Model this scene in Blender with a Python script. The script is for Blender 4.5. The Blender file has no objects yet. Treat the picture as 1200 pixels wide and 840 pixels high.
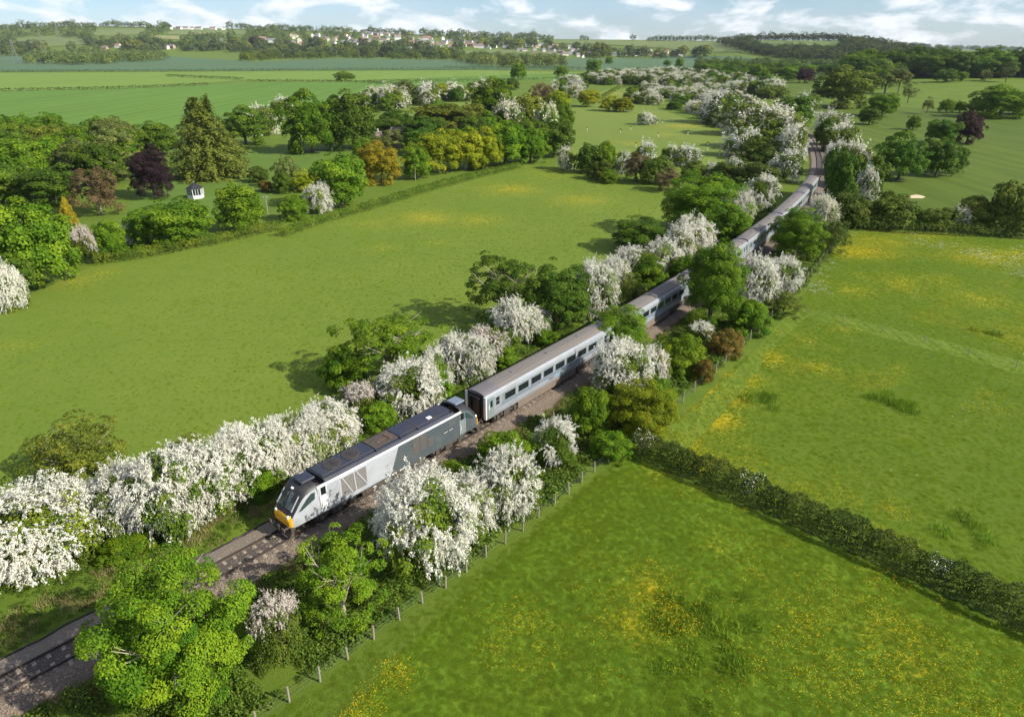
import bpy, bmesh, math, random
import numpy as np
R = math.radians
PI = math.pi
scene = bpy.context.scene
col = scene.collection

# ------------------------------------------------------------------ camera, sky, sun
CAM_H = 34.5
PITCH = math.atan(370 / 800)
cd = bpy.data.cameras.new('camera')
cam = bpy.data.objects.new('camera', cd)
col.objects.link(cam)
cam.location = (0, 0, CAM_H)
cam.rotation_euler = (PI / 2 - PITCH, 0, 0)
cd.sensor_width = 36
cd.lens = 24
cd.clip_start = 0.5
cd.clip_end = 40000
scene.camera = cam
scene.view_settings.view_transform = 'Standard'
scene.view_settings.look = 'None'
scene.view_settings.gamma = 1
scene.view_settings.exposure = 0.75

SUN_AZ = math.atan2(0.93, -0.36)          # clockwise from +Y
SUN_EL = R(34)
sdir = (math.sin(SUN_AZ) * math.cos(SUN_EL), math.cos(SUN_AZ) * math.cos(SUN_EL), math.sin(SUN_EL))
sl = bpy.data.lights.new('sun', 'SUN')
sl.energy = 4.9
sl.angle = R(0.53)
sl.color = (1.0, 0.94, 0.82)
so = bpy.data.objects.new('sun', sl)
col.objects.link(so)
from mathutils import Vector
so.rotation_euler = Vector(sdir).to_track_quat('Z', 'Y').to_euler()
so.location = (200, -80, 300)

world = bpy.data.worlds.new('World')
scene.world = world
world.use_nodes = True
wn = world.node_tree
wn.nodes.clear()


def N(nt, t, **kw):
    n = nt.nodes.new(t)
    for k, v in kw.items():
        if k.startswith('in_'):
            n.inputs[int(k[3:])].default_value = v
        else:
            setattr(n, k, v)
    return n


def L(nt, a, b):
    nt.links.new(a, b)


sky = N(wn, 'ShaderNodeTexSky')
sky.sky_type = 'NISHITA'
sky.sun_disc = False
sky.sun_elevation = SUN_EL
sky.sun_rotation = SUN_AZ
sky.altitude = 150
sky.air_density = 1.0
sky.dust_density = 0.3
sky.ozone_density = 1.5
tc = N(wn, 'ShaderNodeTexCoord')
sep = N(wn, 'ShaderNodeSeparateXYZ')
L(wn, tc.outputs['Generated'], sep.inputs[0])


def wmath(op, a, b=None, c=None):
    n = wn.nodes.new('ShaderNodeMath')
    n.operation = op
    for i, v in enumerate((a, b, c)):
        if v is None:
            continue
        if isinstance(v, (int, float)):
            n.inputs[i].default_value = v
        else:
            L(wn, v, n.inputs[i])
    return n.outputs[0]


az = wmath('ARCTAN2', sep.outputs[0], sep.outputs[1])
elz = sep.outputs[2]
# cloud layer: puffs get broader and taller away from the horizon
warp = wmath('POWER', wmath('MAXIMUM', elz, 0.0001), 0.7)
cmb = N(wn, 'ShaderNodeCombineXYZ')
L(wn, wmath('MULTIPLY', az, 6.0), cmb.inputs[0])
L(wn, wmath('MULTIPLY', elz, 17.0), cmb.inputs[1])
n1 = N(wn, 'ShaderNodeTexNoise')
n1.inputs['Scale'].default_value = 1.9
n1.inputs['Detail'].default_value = 9
n1.inputs['Roughness'].default_value = 0.56
n1.inputs['Distortion'].default_value = 0.25
L(wn, cmb.outputs[0], n1.inputs['Vector'])
cr = N(wn, 'ShaderNodeValToRGB')
cr.color_ramp.elements[0].position = 0.465
cr.color_ramp.elements[1].position = 0.60
L(wn, n1.outputs['Fac'], cr.inputs[0])
haz = wmath('MULTIPLY', cr.outputs[0], 0.92)
n2 = N(wn, 'ShaderNodeTexNoise')
n2.inputs['Scale'].default_value = 0.9
n2.inputs['Detail'].default_value = 5
L(wn, cmb.outputs[0], n2.inputs['Vector'])
thin = N(wn, 'ShaderNodeMapRange')
thin.inputs[1].default_value = 0.35
thin.inputs[2].default_value = 0.75
thin.inputs[3].default_value = 0.05
thin.inputs[4].default_value = 0.26
L(wn, n2.outputs['Fac'], thin.inputs[0])
fac = wmath('MAXIMUM', haz, thin.outputs[0])
mixc = N(wn, 'ShaderNodeMixRGB')
tintsky = N(wn, 'ShaderNodeMixRGB')
tintsky.blend_type = 'MULTIPLY'
tintsky.inputs[0].default_value = 1.0
tintsky.inputs[2].default_value = (0.60, 0.80, 1.14, 1)
L(wn, sky.outputs[0], tintsky.inputs[1])
L(wn, fac, mixc.inputs[0])
L(wn, tintsky.outputs[0], mixc.inputs[1])
mixc.inputs[2].default_value = (8.6, 8.8, 9.3, 1)
bg = N(wn, 'ShaderNodeBackground')
bg.inputs[1].default_value = 0.074
L(wn, mixc.outputs[0], bg.inputs[0])
wo = N(wn, 'ShaderNodeOutputWorld')
L(wn, bg.outputs[0], wo.inputs[0])

# ------------------------------------------------------------------ pixel -> place (placement is computed once, in metres)
SP, CP = math.sin(PITCH), math.cos(PITCH)
PXT = [-400, 0, 60, 100, 200, 300, 400, 500, 600, 650, 760, 830, 870, 1000, 1040, 1080, 1110, 1200, 1500]
PYT = [35, 34, 31, 30.8, 32.6, 34.5, 37, 41, 45, 46.2, 47.3, 48.5, 47.5, 48, 55, 61, 64, 65, 66]
R0T = [1800, 1800, 1800, 1800, 1850, 1850, 1850, 1800, 1750, 1750, 1700, 1500, 1350, 1300, 1300, 1300, 1300, 1300, 1300]
RCT = [3300, 3300, 3300, 3200, 3100, 3100, 3100, 3000, 3000, 2900, 2700, 2500, 2300, 2200, 2300, 2500, 3000, 3000, 3000]
UT = [(p - 600) / 882.0 for p in PXT]


def slope(py):
    y = py - 420
    return -(800 * SP + y * CP) / (800 * CP - y * SP)


ZCT = [CAM_H + rc * slope(p) for p, rc in zip(PYT, RCT)]


def T(x, y):
    x = np.asarray(x, float)
    y = np.asarray(y, float)
    yy = np.maximum(y, 50)
    u = x / yy
    zc = np.interp(u, UT, ZCT)
    r0 = np.interp(u, UT, R0T)
    rc = np.interp(u, UT, RCT)
    t = np.clip((y - r0) / (rc - r0), 0, 1)
    s = t * t * (3 - 2 * t)
    z = zc * s
    z = z + s * (1 - t) * 10 * np.sin(u * 9 + y / 420.0)
    # wooded rise to the right
    g = np.clip((y - 420) / 500, 0, 1)
    z = z + 9 * g * g * (3 - 2 * g) * np.clip((u - 0.42) / 0.18, 0, 1)
    # a far ridge
    z = z - np.maximum(y - 3400, 0) * 0.03
    z = z + np.exp(-((y - 5200) / 500.0) ** 2) * np.clip((u - 0.40) / 0.12, 0, 1) * (46 - 60 * np.clip(u - 0.55, 0, 1))
    return z


def ray(px, py):
    return ((px - 600), 800 * CP - (py - 420) * SP, -(800 * SP + (py - 420) * CP))


def place(px, py, z=0.0):
    """ground point seen at a pixel of the 1200x840 photograph"""
    rx, ry, rz = ray(px, py)
    if py > 100:
        t = (z - CAM_H) / rz
        return rx * t, ry * t, z + float(T(rx * t, ry * t))
    ys = np.linspace(300, 6000, 5701)
    t = ys / ry
    zz = CAM_H + rz * t
    hit = np.nonzero(zz <= T(rx * t, ys))[0]
    i = hit[0] if len(hit) else int(np.argmin(zz - T(rx * t, ys)))
    return float(rx * t[i]), float(ys[i]), float(T(rx * t[i], ys[i]))


def pxm(y, z=0):
    return 800.0 / (y * CP + (CAM_H - z) * SP)


CX = [2.1e-11, -1.4112e-08, 2.585949e-06, -0.0007273508, 0.691317301537, -30.009518864645]
CY = [-9e-12, 5.95e-09, -1.411312e-06, 0.000573933216, 0.725173962839, 28.008016279019]


def track(s):
    """centre line of the railway and its unit direction"""
    def raw(q):
        return np.array([np.polyval(CX, q), np.polyval(CY, q)])
    if s < 0:
        d = raw(1) - raw(0)
        d /= np.linalg.norm(d)
        return raw(0) + d * s, d
    if s > 330:
        d = raw(330) - raw(326)
        d /= np.linalg.norm(d)
        p = raw(330)
        k = s - 330
        a = math.atan2(d[1], d[0])
        a2 = a + k * 0.0012
        return p + np.array([math.cos((a + a2) / 2), math.sin((a + a2) / 2)]) * k, np.array([math.cos(a2), math.sin(a2)])
    d = raw(s + .5) - raw(s - .5)
    return raw(s), d / np.linalg.norm(d)


RAILZ = 0.55

# ------------------------------------------------------------------ materials
MATS = {}


def nm(nt, op, a, b=None):
    n = nt.nodes.new('ShaderNodeMath')
    n.operation = op
    for i, v in enumerate((a, b)):
        if v is None:
            continue
        if isinstance(v, (int, float)):
            n.inputs[i].default_value = v
        else:
            nt.links.new(v, n.inputs[i])
    return n.outputs[0]


def mat(name, c, rough=0.6, metal=0.0, var=0.15, scale=3.0, bump=0.0, dirt=None, spec=0.4, coat=0.0, stretch=(1, 1, 1)):
    if name in MATS:
        return MATS[name]
    m = bpy.data.materials.new(name)
    m.use_nodes = True
    nt = m.node_tree
    b = nt.nodes['Principled BSDF']
    b.inputs['Roughness'].default_value = rough
    b.inputs['Metallic'].default_value = metal
    b.inputs['Specular IOR Level'].default_value = spec
    b.inputs['Coat Weight'].default_value = coat
    t = N(nt, 'ShaderNodeTexCoord')
    mp = N(nt, 'ShaderNodeMapping')
    mp.inputs['Scale'].default_value = stretch
    L(nt, t.outputs['Object'], mp.inputs[0])
    n = N(nt, 'ShaderNodeTexNoise')
    n.inputs['Scale'].default_value = scale
    n.inputs['Detail'].default_value = 6
    L(nt, mp.outputs[0], n.inputs['Vector'])
    mx = N(nt, 'ShaderNodeMixRGB')
    lo = tuple(v * (1 - var) for v in c) + (1,)
    hi = tuple(min(1, v * (1 + var)) for v in c) + (1,)
    mx.inputs[1].default_value = lo
    mx.inputs[2].default_value = hi
    L(nt, n.outputs['Fac'], mx.inputs[0])
    out = mx.outputs[0]
    if dirt:
        n3 = N(nt, 'ShaderNodeTexNoise')
        n3.inputs['Scale'].default_value = scale * 0.6
        n3.inputs['Detail'].default_value = 8
        n3.inputs['Roughness'].default_value = 0.7
        L(nt, mp.outputs[0], n3.inputs['Vector'])
        r3 = N(nt, 'ShaderNodeMapRange')
        r3.inputs[1].default_value = 0.45
        r3.inputs[2].default_value = 0.75
        r3.inputs[4].default_value = dirt[3]
        L(nt, n3.outputs['Fac'], r3.inputs[0])
        m2 = N(nt, 'ShaderNodeMixRGB')
        L(nt, r3.outputs[0], m2.inputs[0])
        L(nt, out, m2.inputs[1])
        m2.inputs[2].default_value = tuple(dirt[:3]) + (1,)
        out = m2.outputs[0]
    L(nt, out, b.inputs['Base Color'])
    if bump:
        bp = N(nt, 'ShaderNodeBump')
        bp.inputs['Strength'].default_value = bump
        bp.inputs['Distance'].default_value = 0.05
        L(nt, n.outputs['Fac'], bp.inputs['Height'])
        L(nt, bp.outputs[0], b.inputs['Normal'])
    MATS[name] = m
    return m


def leafmat(name, a, b_, trans=0.3, rough=0.65, objvar=0.25, spec=0.10):
    """two-tone leaf surface, tone picked per leaf by the stored 'tint'"""
    if name in MATS:
        return MATS[name]
    m = bpy.data.materials.new(name)
    m.use_nodes = True
    nt = m.node_tree
    p = nt.nodes['Principled BSDF']
    p.inputs['Roughness'].default_value = rough
    p.inputs['Specular IOR Level'].default_value = spec
    at = N(nt, 'ShaderNodeAttribute')
    at.attribute_name = 'tint'
    oi = N(nt, 'ShaderNodeObjectInfo')
    mx = N(nt, 'ShaderNodeValToRGB')      # young tips are yellower than the old leaves
    cr_ = mx.color_ramp
    cr_.elements[0].position = 0.05
    cr_.elements[0].color = tuple(a) + (1,)
    cr_.elements[1].position = 0.80
    cr_.elements[1].color = tuple(b_) + (1,)
    e3 = cr_.elements.new(1.0)
    e3.color = (min(1, b_[0] * 1.28), min(1, b_[1] * 1.1), b_[2], 1) if b_[1] > b_[0] * 1.02 and b_[1] < .36 else tuple(b_) + (1,)
    L(nt, at.outputs['Fac'], mx.inputs[0])
    hs = N(nt, 'ShaderNodeHueSaturation')
    mr = N(nt, 'ShaderNodeMapRange')
    mr.inputs[3].default_value = 1 - objvar
    mr.inputs[4].default_value = 1 + objvar
    L(nt, oi.outputs['Random'], mr.inputs[0])
    L(nt, mr.outputs[0], hs.inputs['Value'])
    mh = N(nt, 'ShaderNodeMapRange')
    mh.inputs[3].default_value = 0.5 - objvar * 0.05
    mh.inputs[4].default_value = 0.5 + objvar * 0.05
    wn_ = N(nt, 'ShaderNodeTexWhiteNoise')
    wn_.noise_dimensions = '1D'
    L(nt, oi.outputs['Random'], wn_.inputs['W'])
    L(nt, wn_.outputs['Value'], mh.inputs[0])
    L(nt, mh.outputs[0], hs.inputs['Hue'])
    L(nt, mx.outputs[0], hs.inputs['Color'])
    L(nt, hs.outputs[0], p.inputs['Base Color'])
    tr = N(nt, 'ShaderNodeBsdfTranslucent')
    L(nt, hs.outputs[0], tr.inputs['Color'])
    ms = N(nt, 'ShaderNodeMixShader')
    ms.inputs[0].default_value = trans
    L(nt, p.outputs[0], ms.inputs[1])
    L(nt, tr.outputs[0], ms.inputs[2])
    L(nt, ms.outputs[0], nt.nodes['Material Output'].inputs['Surface'])
    MATS[name] = m
    return m


def fieldmat(name, lo, hi, patch=(0.5, 0.4, 0.02), patches=(), flecks=0.0, scale=0.35, bump=0.6, rows=None, pale=0.0, bumpd=0.07, ground=None):
    """grassland: blotches of two greens, grain at blade-clump size, drifts of yellow flowers where they grow"""
    m = bpy.data.materials.new(name)
    m.use_nodes = True
    nt = m.node_tree
    p = nt.nodes['Principled BSDF']
    p.inputs['Roughness'].default_value = 0.9
    p.inputs['Specular IOR Level'].default_value = 0.15
    g = N(nt, 'ShaderNodeNewGeometry')

    def noise(s, d=4, r=0.55, vec=None):
        n = N(nt, 'ShaderNodeTexNoise')
        n.inputs['Scale'].default_value = s
        n.inputs['Detail'].default_value = d
        n.inputs['Roughness'].default_value = r
        L(nt, vec or g.outputs['Position'], n.inputs['Vector'])
        return n.outputs['Fac']

    def mixn(f, a, b):
        x = N(nt, 'ShaderNodeMixRGB')
        if isinstance(f, (int, float)):
            x.inputs[0].default_value = f
        else:
            L(nt, f, x.inputs[0])
        for i, v in ((1, a), (2, b)):
            if isinstance(v, tuple):
                x.inputs[i].default_value = v + (1,)
            else:
                L(nt, v, x.inputs[i])
        return x.outputs[0]

    def rng_(v, a, b, c=0.0, d=1.0):
        r = N(nt, 'ShaderNodeMapRange')
        r.inputs[1].default_value = a
        r.inputs[2].default_value = b
        r.inputs[3].default_value = c
        r.inputs[4].default_value = d
        L(nt, v, r.inputs[0])
        return r.outputs[0]
    big = rng_(noise(scale * 0.12, 5, 0.6), 0.35, 0.65)
    mid = rng_(noise(scale, 6, 0.65), 0.3, 0.7)
    fine = noise(scale * 11, 7, 0.8)
    f = nm(nt, 'ADD', nm(nt, 'MULTIPLY', big, 0.5), nm(nt, 'MULTIPLY', mid, 0.5))
    c = mixn(f, lo, hi)
    dark = tuple(v * 0.55 for v in lo)
    c = mixn(rng_(fine, 0.42, 0.22, 0, 0.75), c, dark)
    light = tuple(min(1, v * 1.5) for v in hi)
    c = mixn(rng_(fine, 0.56, 0.76, 0, 0.55), c, light)
    if rows:
        mp = N(nt, 'ShaderNodeMapping')
        mp.inputs['Rotation'].default_value = (0, 0, rows[0])
        mp.inputs['Scale'].default_value = (1, 0.02, 1)
        L(nt, g.outputs['Position'], mp.inputs[0])
        rr = noise(rows[1], 3, 0.5, mp.outputs[0])
        c = mixn(rng_(rr, 0.4, 0.65, 0, rows[2]), c, tuple(v * 0.6 for v in lo))
    if patches or flecks:
        tot = None
        for (px, py, rad, st) in patches:
            X = place(px, py)
            sb = N(nt, 'ShaderNodeVectorMath')
            sb.operation = 'DISTANCE'
            sb.inputs[1].default_value = (X[0], X[1], X[2])
            L(nt, g.outputs['Position'], sb.inputs[0])
            v = rng_(sb.outputs['Value'], rad, 0, 0, st)
            tot = v if tot is None else nm(nt, 'MAXIMUM', tot, v)
        base = rng_(noise(scale * 0.45, 5, 0.65), 0.47, 0.75, 0, flecks)
        tot = base if tot is None else nm(nt, 'ADD', tot, base)
        spk = noise(scale * 9, 4, 0.8)
        th = rng_(nm(nt, 'ADD', spk, nm(nt, 'MULTIPLY', tot, 0.42)), 0.66, 0.76)
        th = nm(nt, 'MULTIPLY', th, rng_(tot, 0.02, 0.15))
        c = mixn(nm(nt, 'MULTIPLY', th, 0.62), c, tuple(patch))
    if pale:
        v = N(nt, 'ShaderNodeTexVoronoi')
        v.inputs['Scale'].default_value = 1.6
        L(nt, g.outputs['Position'], v.inputs['Vector'])
        w = rng_(v.outputs['Distance'], 0.10, 0.05)
        w = nm(nt, 'MULTIPLY', w, rng_(noise(0.09, 4, 0.6), 0.52, 0.62, 0, pale))
        c = mixn(w, c, (0.6, 0.6, 0.5))
    L(nt, c, p.inputs['Base Color'])
    if bump:
        bp = N(nt, 'ShaderNodeBump')
        bp.inputs['Strength'].default_value = bump
        bp.inputs['Distance'].default_value = bumpd
        L(nt, fine, bp.inputs['Height'])
        L(nt, bp.outputs[0], p.inputs['Normal'])
    MATS[name] = m
    return m


# ------------------------------------------------------------------ object helpers
def tag(o, label=None, cat=None, group=None, kind=None):
    if label:
        o['label'] = label
    if cat:
        o['category'] = cat
    if group:
        o['group'] = group
    if kind:
        o['kind'] = kind
    return o


def thing(name, label, cat, loc=(0, 0, 0), rz=0.0, group=None, scale=None):
    o = bpy.data.objects.new(name, None)
    o.empty_display_size = 0.5
    col.objects.link(o)
    o.location = loc
    o.rotation_euler = (0, 0, rz)
    if scale:
        o.scale = scale
    return tag(o, label, cat, group)


def link(name, me, parent=None, m=None, loc=None):
    o = bpy.data.objects.new(name, me)
    col.objects.link(o)
    if parent is not None:
        o.parent = parent
    if loc is not None:
        o.location = loc
    if m is not None:
        if len(me.materials) == 0:
            me.materials.append(m)
        o.material_slots[0].link = 'OBJECT'
        o.material_slots[0].material = m
    return o


def npmesh(name, V, F, tint=None, m=None):
    """V (n,3), F (k,4) or (k,3) index array, tint per face"""
    me = bpy.data.meshes.new(name)
    V = np.ascontiguousarray(V, dtype=np.float32)
    F = np.ascontiguousarray(F, dtype=np.int32)
    k = F.shape[1]
    me.vertices.add(len(V))
    me.vertices.foreach_set('co', V.ravel())
    me.loops.add(F.size)
    me.loops.foreach_set('vertex_index', F.ravel())
    me.polygons.add(len(F))
    me.polygons.foreach_set('loop_start', np.arange(0, F.size, k, dtype=np.int32))
    me.polygons.foreach_set('loop_total', np.full(len(F), k, dtype=np.int32))
    if tint is not None:
        a = me.attributes.new('tint', 'FLOAT', 'FACE')
        a.data.foreach_set('value', np.ascontiguousarray(tint, dtype=np.float32))
    me.update(calc_edges=True)
    if m:
        me.materials.append(m)
    return me


def text_mesh(body, size, m, extrude=.004):
    cu = bpy.data.curves.new('lettering', 'FONT')
    cu.body = body
    cu.size = size
    cu.extrude = extrude
    o = bpy.data.objects.new('lettering', cu)
    me = bpy.data.meshes.new_from_object(o)
    me.materials.clear()
    me.materials.append(m)
    bpy.data.objects.remove(o)
    return me


class MB:
    """collects simple solids; build() links them as one mesh object"""

    def __init__(self):
        self.v = []
        self.f = []

    def poly(self, vs, fs):
        o = len(self.v)
        self.v += [tuple(v) for v in vs]
        self.f += [tuple(i + o for i in f) for f in fs]
        return self

    def box(self, x0, x1, y0, y1, z0, z1):
        return self.poly([(x0, y0, z0), (x1, y0, z0), (x1, y1, z0), (x0, y1, z0), (x0, y0, z1), (x1, y0, z1), (x1, y1, z1), (x0, y1, z1)],
                         [(0, 3, 2, 1), (4, 5, 6, 7), (0, 1, 5, 4), (1, 2, 6, 5), (2, 3, 7, 6), (3, 0, 4, 7)])

    def tube(self, p, q, r0, r1=None, n=8):
        r1 = r0 if r1 is None else r1
        p = Vector(p)
        q = Vector(q)
        d = (q - p).normalized()
        a = d.orthogonal().normalized()
        b = d.cross(a)
        vs = []
        for c, r in ((p, r0), (q, r1)):
            for i in range(n):
                t = 2 * PI * i / n
                vs.append(c + a * math.cos(t) * r + b * math.sin(t) * r)
        fs = [(i, (i + 1) % n, n + (i + 1) % n, n + i) for i in range(n)] + [tuple(range(n - 1, -1, -1)), tuple(range(n, 2 * n))]
        return self.poly(vs, fs)

    def prism(self, pts, a0, a1, axis='y'):
        """outline pts extruded along an axis"""
        n = len(pts)
        def P(u, v, a):
            return {'y': (u, a, v), 'x': (a, u, v), 'z': (u, v, a)}[axis]
        vs = [P(u, v, a0) for u, v in pts] + [P(u, v, a1) for u, v in pts]
        fs = [tuple(range(n)), tuple(range(2 * n - 1, n - 1, -1))] + [(i, n + i, n + (i + 1) % n, (i + 1) % n) for i in range(n)]
        return self.poly(vs, fs)

    def mesh(self, name):
        me = bpy.data.meshes.new(name)
        me.from_pydata(self.v, [], self.f)
        bm = bmesh.new()
        bm.from_mesh(me)
        bmesh.ops.recalc_face_normals(bm, faces=bm.faces)
        bm.to_mesh(me)
        bm.free()
        return me

    def build(self, name, m, parent=None, bevel=0, smooth=False, loc=None):
        me = self.mesh(name)
        if bevel:
            bm = bmesh.new()
            bm.from_mesh(me)
            bmesh.ops.bevel(bm, geom=list(bm.edges), offset=bevel, segments=1, affect='EDGES')
            bm.to_mesh(me)
            bm.free()
        me.materials.append(m)
        if smooth:
            for p in me.polygons:
                p.use_smooth = True
        o = bpy.data.objects.new(name, me)
        col.objects.link(o)
        if parent is not None:
            o.parent = parent
        if loc is not None:
            o.location = loc
        return o


def dup(root, loc=None, rz=None, label=None, group=None, scale=None):
    def cp(o, parent):
        c = o.copy()
        col.objects.link(c)
        if parent is not None:
            c.parent = parent
        for ch in list(o.children):
            cp(ch, c)
        return c
    r = cp(root, None)
    if loc is not None:
        r.location = loc
    if rz is not None:
        r.rotation_euler = (0, 0, rz)
    if label:
        r['label'] = label
    if group:
        r['group'] = group
    if scale:
        r.scale = scale
    return r


def inpoly(px, py, poly):
    px = np.asarray(px, float)
    py = np.asarray(py, float)
    res = np.zeros(px.shape, bool)
    n = len(poly)
    j = n - 1
    for i in range(n):
        xi, yi = poly[i][:2]
        xj, yj = poly[j][:2]
        c = ((yi > py) != (yj > py)) & (px < (xj - xi) * (py - yi) / (yj - yi + 1e-12) + xi)
        res ^= c
        j = i
    return res

# ------------------------------------------------------------------ ground and fields
rs = np.random.RandomState(7)
ys = np.concatenate([np.linspace(-260, 0, 6), np.linspace(40, 900, 24), np.linspace(930, 4200, 130), np.linspace(4300, 7000, 40)])
us = np.linspace(-1.5, 1.5, 241)
YY, UU = np.meshgrid(ys, us, indexing='ij')
XX = UU * np.maximum(YY, 400)
ZZ = T(XX, YY)
V = np.stack([XX, YY, ZZ], -1).reshape(-1, 3)
nU = len(us)
ii, jj = np.meshgrid(np.arange(len(ys) - 1), np.arange(nU - 1), indexing='ij')
a = (ii * nU + jj).ravel()
F = np.stack([a, a + 1, a + nU + 1, a + nU], -1)
G1, G2 = (0.065, 0.105, 0.016), (0.10, 0.145, 0.022)
ground = link('ground', npmesh('ground', V, F), m=fieldmat('rough_grass', (0.070, 0.12, 0.011), (0.12, 0.17, 0.018), scale=0.5, bump=0.8, bumpd=0.12))
for p in ground.data.polygons:
    p.use_smooth = True
tag(ground, kind='structure')


def flat_field(name, poly, m, z, jitter=0.0):
    pts = [place(*p)[:2] for p in poly]
    den = []
    rr = random.Random(len(name) * 13 + len(poly))
    for i in range(len(pts)):
        p, q = pts[i], pts[(i + 1) % len(pts)]
        d = math.hypot(q[0] - p[0], q[1] - p[1])
        k = max(1, min(60, int(d / 3)))
        for j in range(k):
            t = j / k
            den.append((p[0] + (q[0] - p[0]) * t + rr.uniform(-jitter, jitter), p[1] + (q[1] - p[1]) * t + rr.uniform(-jitter, jitter)))
    bm = bmesh.new()
    vs = [bm.verts.new((x, y, z)) for x, y in den]
    es = [bm.edges.new((vs[i], vs[(i + 1) % len(vs)])) for i in range(len(vs))]
    bmesh.ops.triangle_fill(bm, edges=es, use_beauty=True)
    for f in bm.faces:
        if f.normal.z < 0:
            f.normal_flip()
    me = bpy.data.meshes.new(name)
    bm.to_mesh(me)
    bm.free()
    me.materials.append(m)
    o = bpy.data.objects.new(name, me)
    col.objects.link(o)
    return tag(o, kind='structure')


def hill_field(name, poly, m, off=1.2, du=0.0012, dr=12):
    P = [place(*p) for p in poly]
    pr = [(x / y, y) for x, y, z in P]
    ua, ub = min(p[0] for p in pr), max(p[0] for p in pr)
    ra, rb = min(p[1] for p in pr), max(p[1] for p in pr)
    U = np.arange(ua, ub, du)
    Rr = np.arange(ra, rb + dr, dr)
    if len(U) < 2 or len(Rr) < 2:
        return None
    RR, U2 = np.meshgrid(Rr, U, indexing='ij')
    X = U2 * RR
    Z = T(X, RR) + off
    V = np.stack([X, RR, Z], -1).reshape(-1, 3)
    ii, jj = np.meshgrid(np.arange(len(Rr) - 1), np.arange(len(U) - 1), indexing='ij')
    cu = U[jj] + du / 2
    cr_ = Rr[ii] + dr / 2
    k = inpoly(cu, cr_, pr)
    a = (ii * len(U) + jj)[k]
    F = np.stack([a, a + 1, a + len(U) + 1, a + len(U)], -1)
    used, inv = np.unique(F.ravel(), return_inverse=True)
    o = link(name, npmesh(name, V[used], inv.reshape(-1, 4)), m=m)
    return tag(o, kind='structure')


YEL = (0.50, 0.36, 0.012)
M_left = fieldmat('left_meadow_grass', (0.092, 0.148, 0.015), (0.134, 0.176, 0.022), YEL,
                  [(500, 255, 16, .5), (560, 258, 14, .45), (600, 222, 18, .5), (430, 262, 12, .35), (445, 290, 8, .35), (510, 285, 8, .3), (680, 234, 18, .45), (120, 320, 8, .35), (20, 405, 7, .3), (90, 330, 10, .4), (345, 270, 10, .3), (640, 205, 16, .35)],
                  0.10, scale=0.3, bump=0.7)
M_rightup = fieldmat('right_meadow_grass', (0.060, 0.110, 0.006), (0.105, 0.148, 0.009), YEL,
                     [(1005, 295, 11, .7), (1035, 283, 14, .5), (1080, 275, 14, .5), (1150, 300, 14, .6), (1190, 300, 12, .6), (1050, 330, 10, .5), (1100, 330, 10, .45),
                      (1150, 350, 9, .5), (1000, 340, 7, .5), (850, 465, 5, .8), (835, 490, 5, .75), (870, 445, 4, .7), (900, 420, 5, .6), (945, 400, 5, .4), (960, 430, 4, .5),
                      (800, 520, 4, .6), (820, 540, 4, .5), (1050, 430, 5, .35), (1190, 400, 8, .4), (990, 385, 5, .4)],
                     0.16, scale=0.4, bump=0.8, pale=0.9)
M_rightlow = fieldmat('lower_meadow_grass', (0.066, 0.138, 0.007), (0.120, 0.180, 0.010), YEL,
                      [(770, 560, 3.5, .5), (820, 570, 4, .35), (760, 690, 4, .55), (740, 730, 4, .6), (790, 720, 4, .5), (640, 760, 4, .3),
                       (840, 640, 3, .4), (950, 720, 6, .35), (1050, 740, 7, .4), (1080, 790, 7, .4), (980, 800, 6, .35), (700, 660, 3, .3), (870, 770, 4, .4)],
                      0.14, scale=0.5, bump=0.8, bumpd=0.07)
flat_field('left_meadow', [(-330, 420), (-60, 395), (20, 352), (110, 312), (175, 303), (250, 285), (335, 262), (440, 233), (520, 213), (610, 193), (665, 198), (720, 212), (780, 226), (800, 255),
                           (740, 290), (690, 325), (640, 370), (560, 410), (430, 470), (300, 505), (150, 545), (0, 595), (-330, 700)], M_left, 0.012, 0.25)
flat_field('upper_right_meadow', [(955, 330), (985, 283), (1010, 270), (1100, 274), (1200, 280), (1420, 292), (1500, 900), (1200, 722), (980, 624), (850, 568), (742, 522), (790, 498), (850, 440), (905, 392)], M_rightup, 0.012, 0.15)
flat_field('lower_right_meadow', [(738, 535), (860, 588), (980, 640), (1200, 742), (1500, 900), (1500, 1400), (260, 1400), (330, 960), (405, 838), (500, 735), (600, 650), (700, 565)], M_rightlow, 0.012, 0.15)
M_mown = fieldmat('mown_grass', (0.105, 0.165, 0.016), (0.135, 0.195, 0.022), scale=0.8, bump=0.4, rows=(R(-52), 1.6, 0.6))
flat_field('mown_strip', [(768, 530), (806, 528), (868, 460), (912, 400), (945, 372), (1060, 402), (1200, 440), (1400, 500), (1400, 478), (1200, 424), (1060, 388), (948, 362), (930, 360), (870, 425), (815, 480), (760, 512)], M_mown, 0.03, 0.1)

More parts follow.
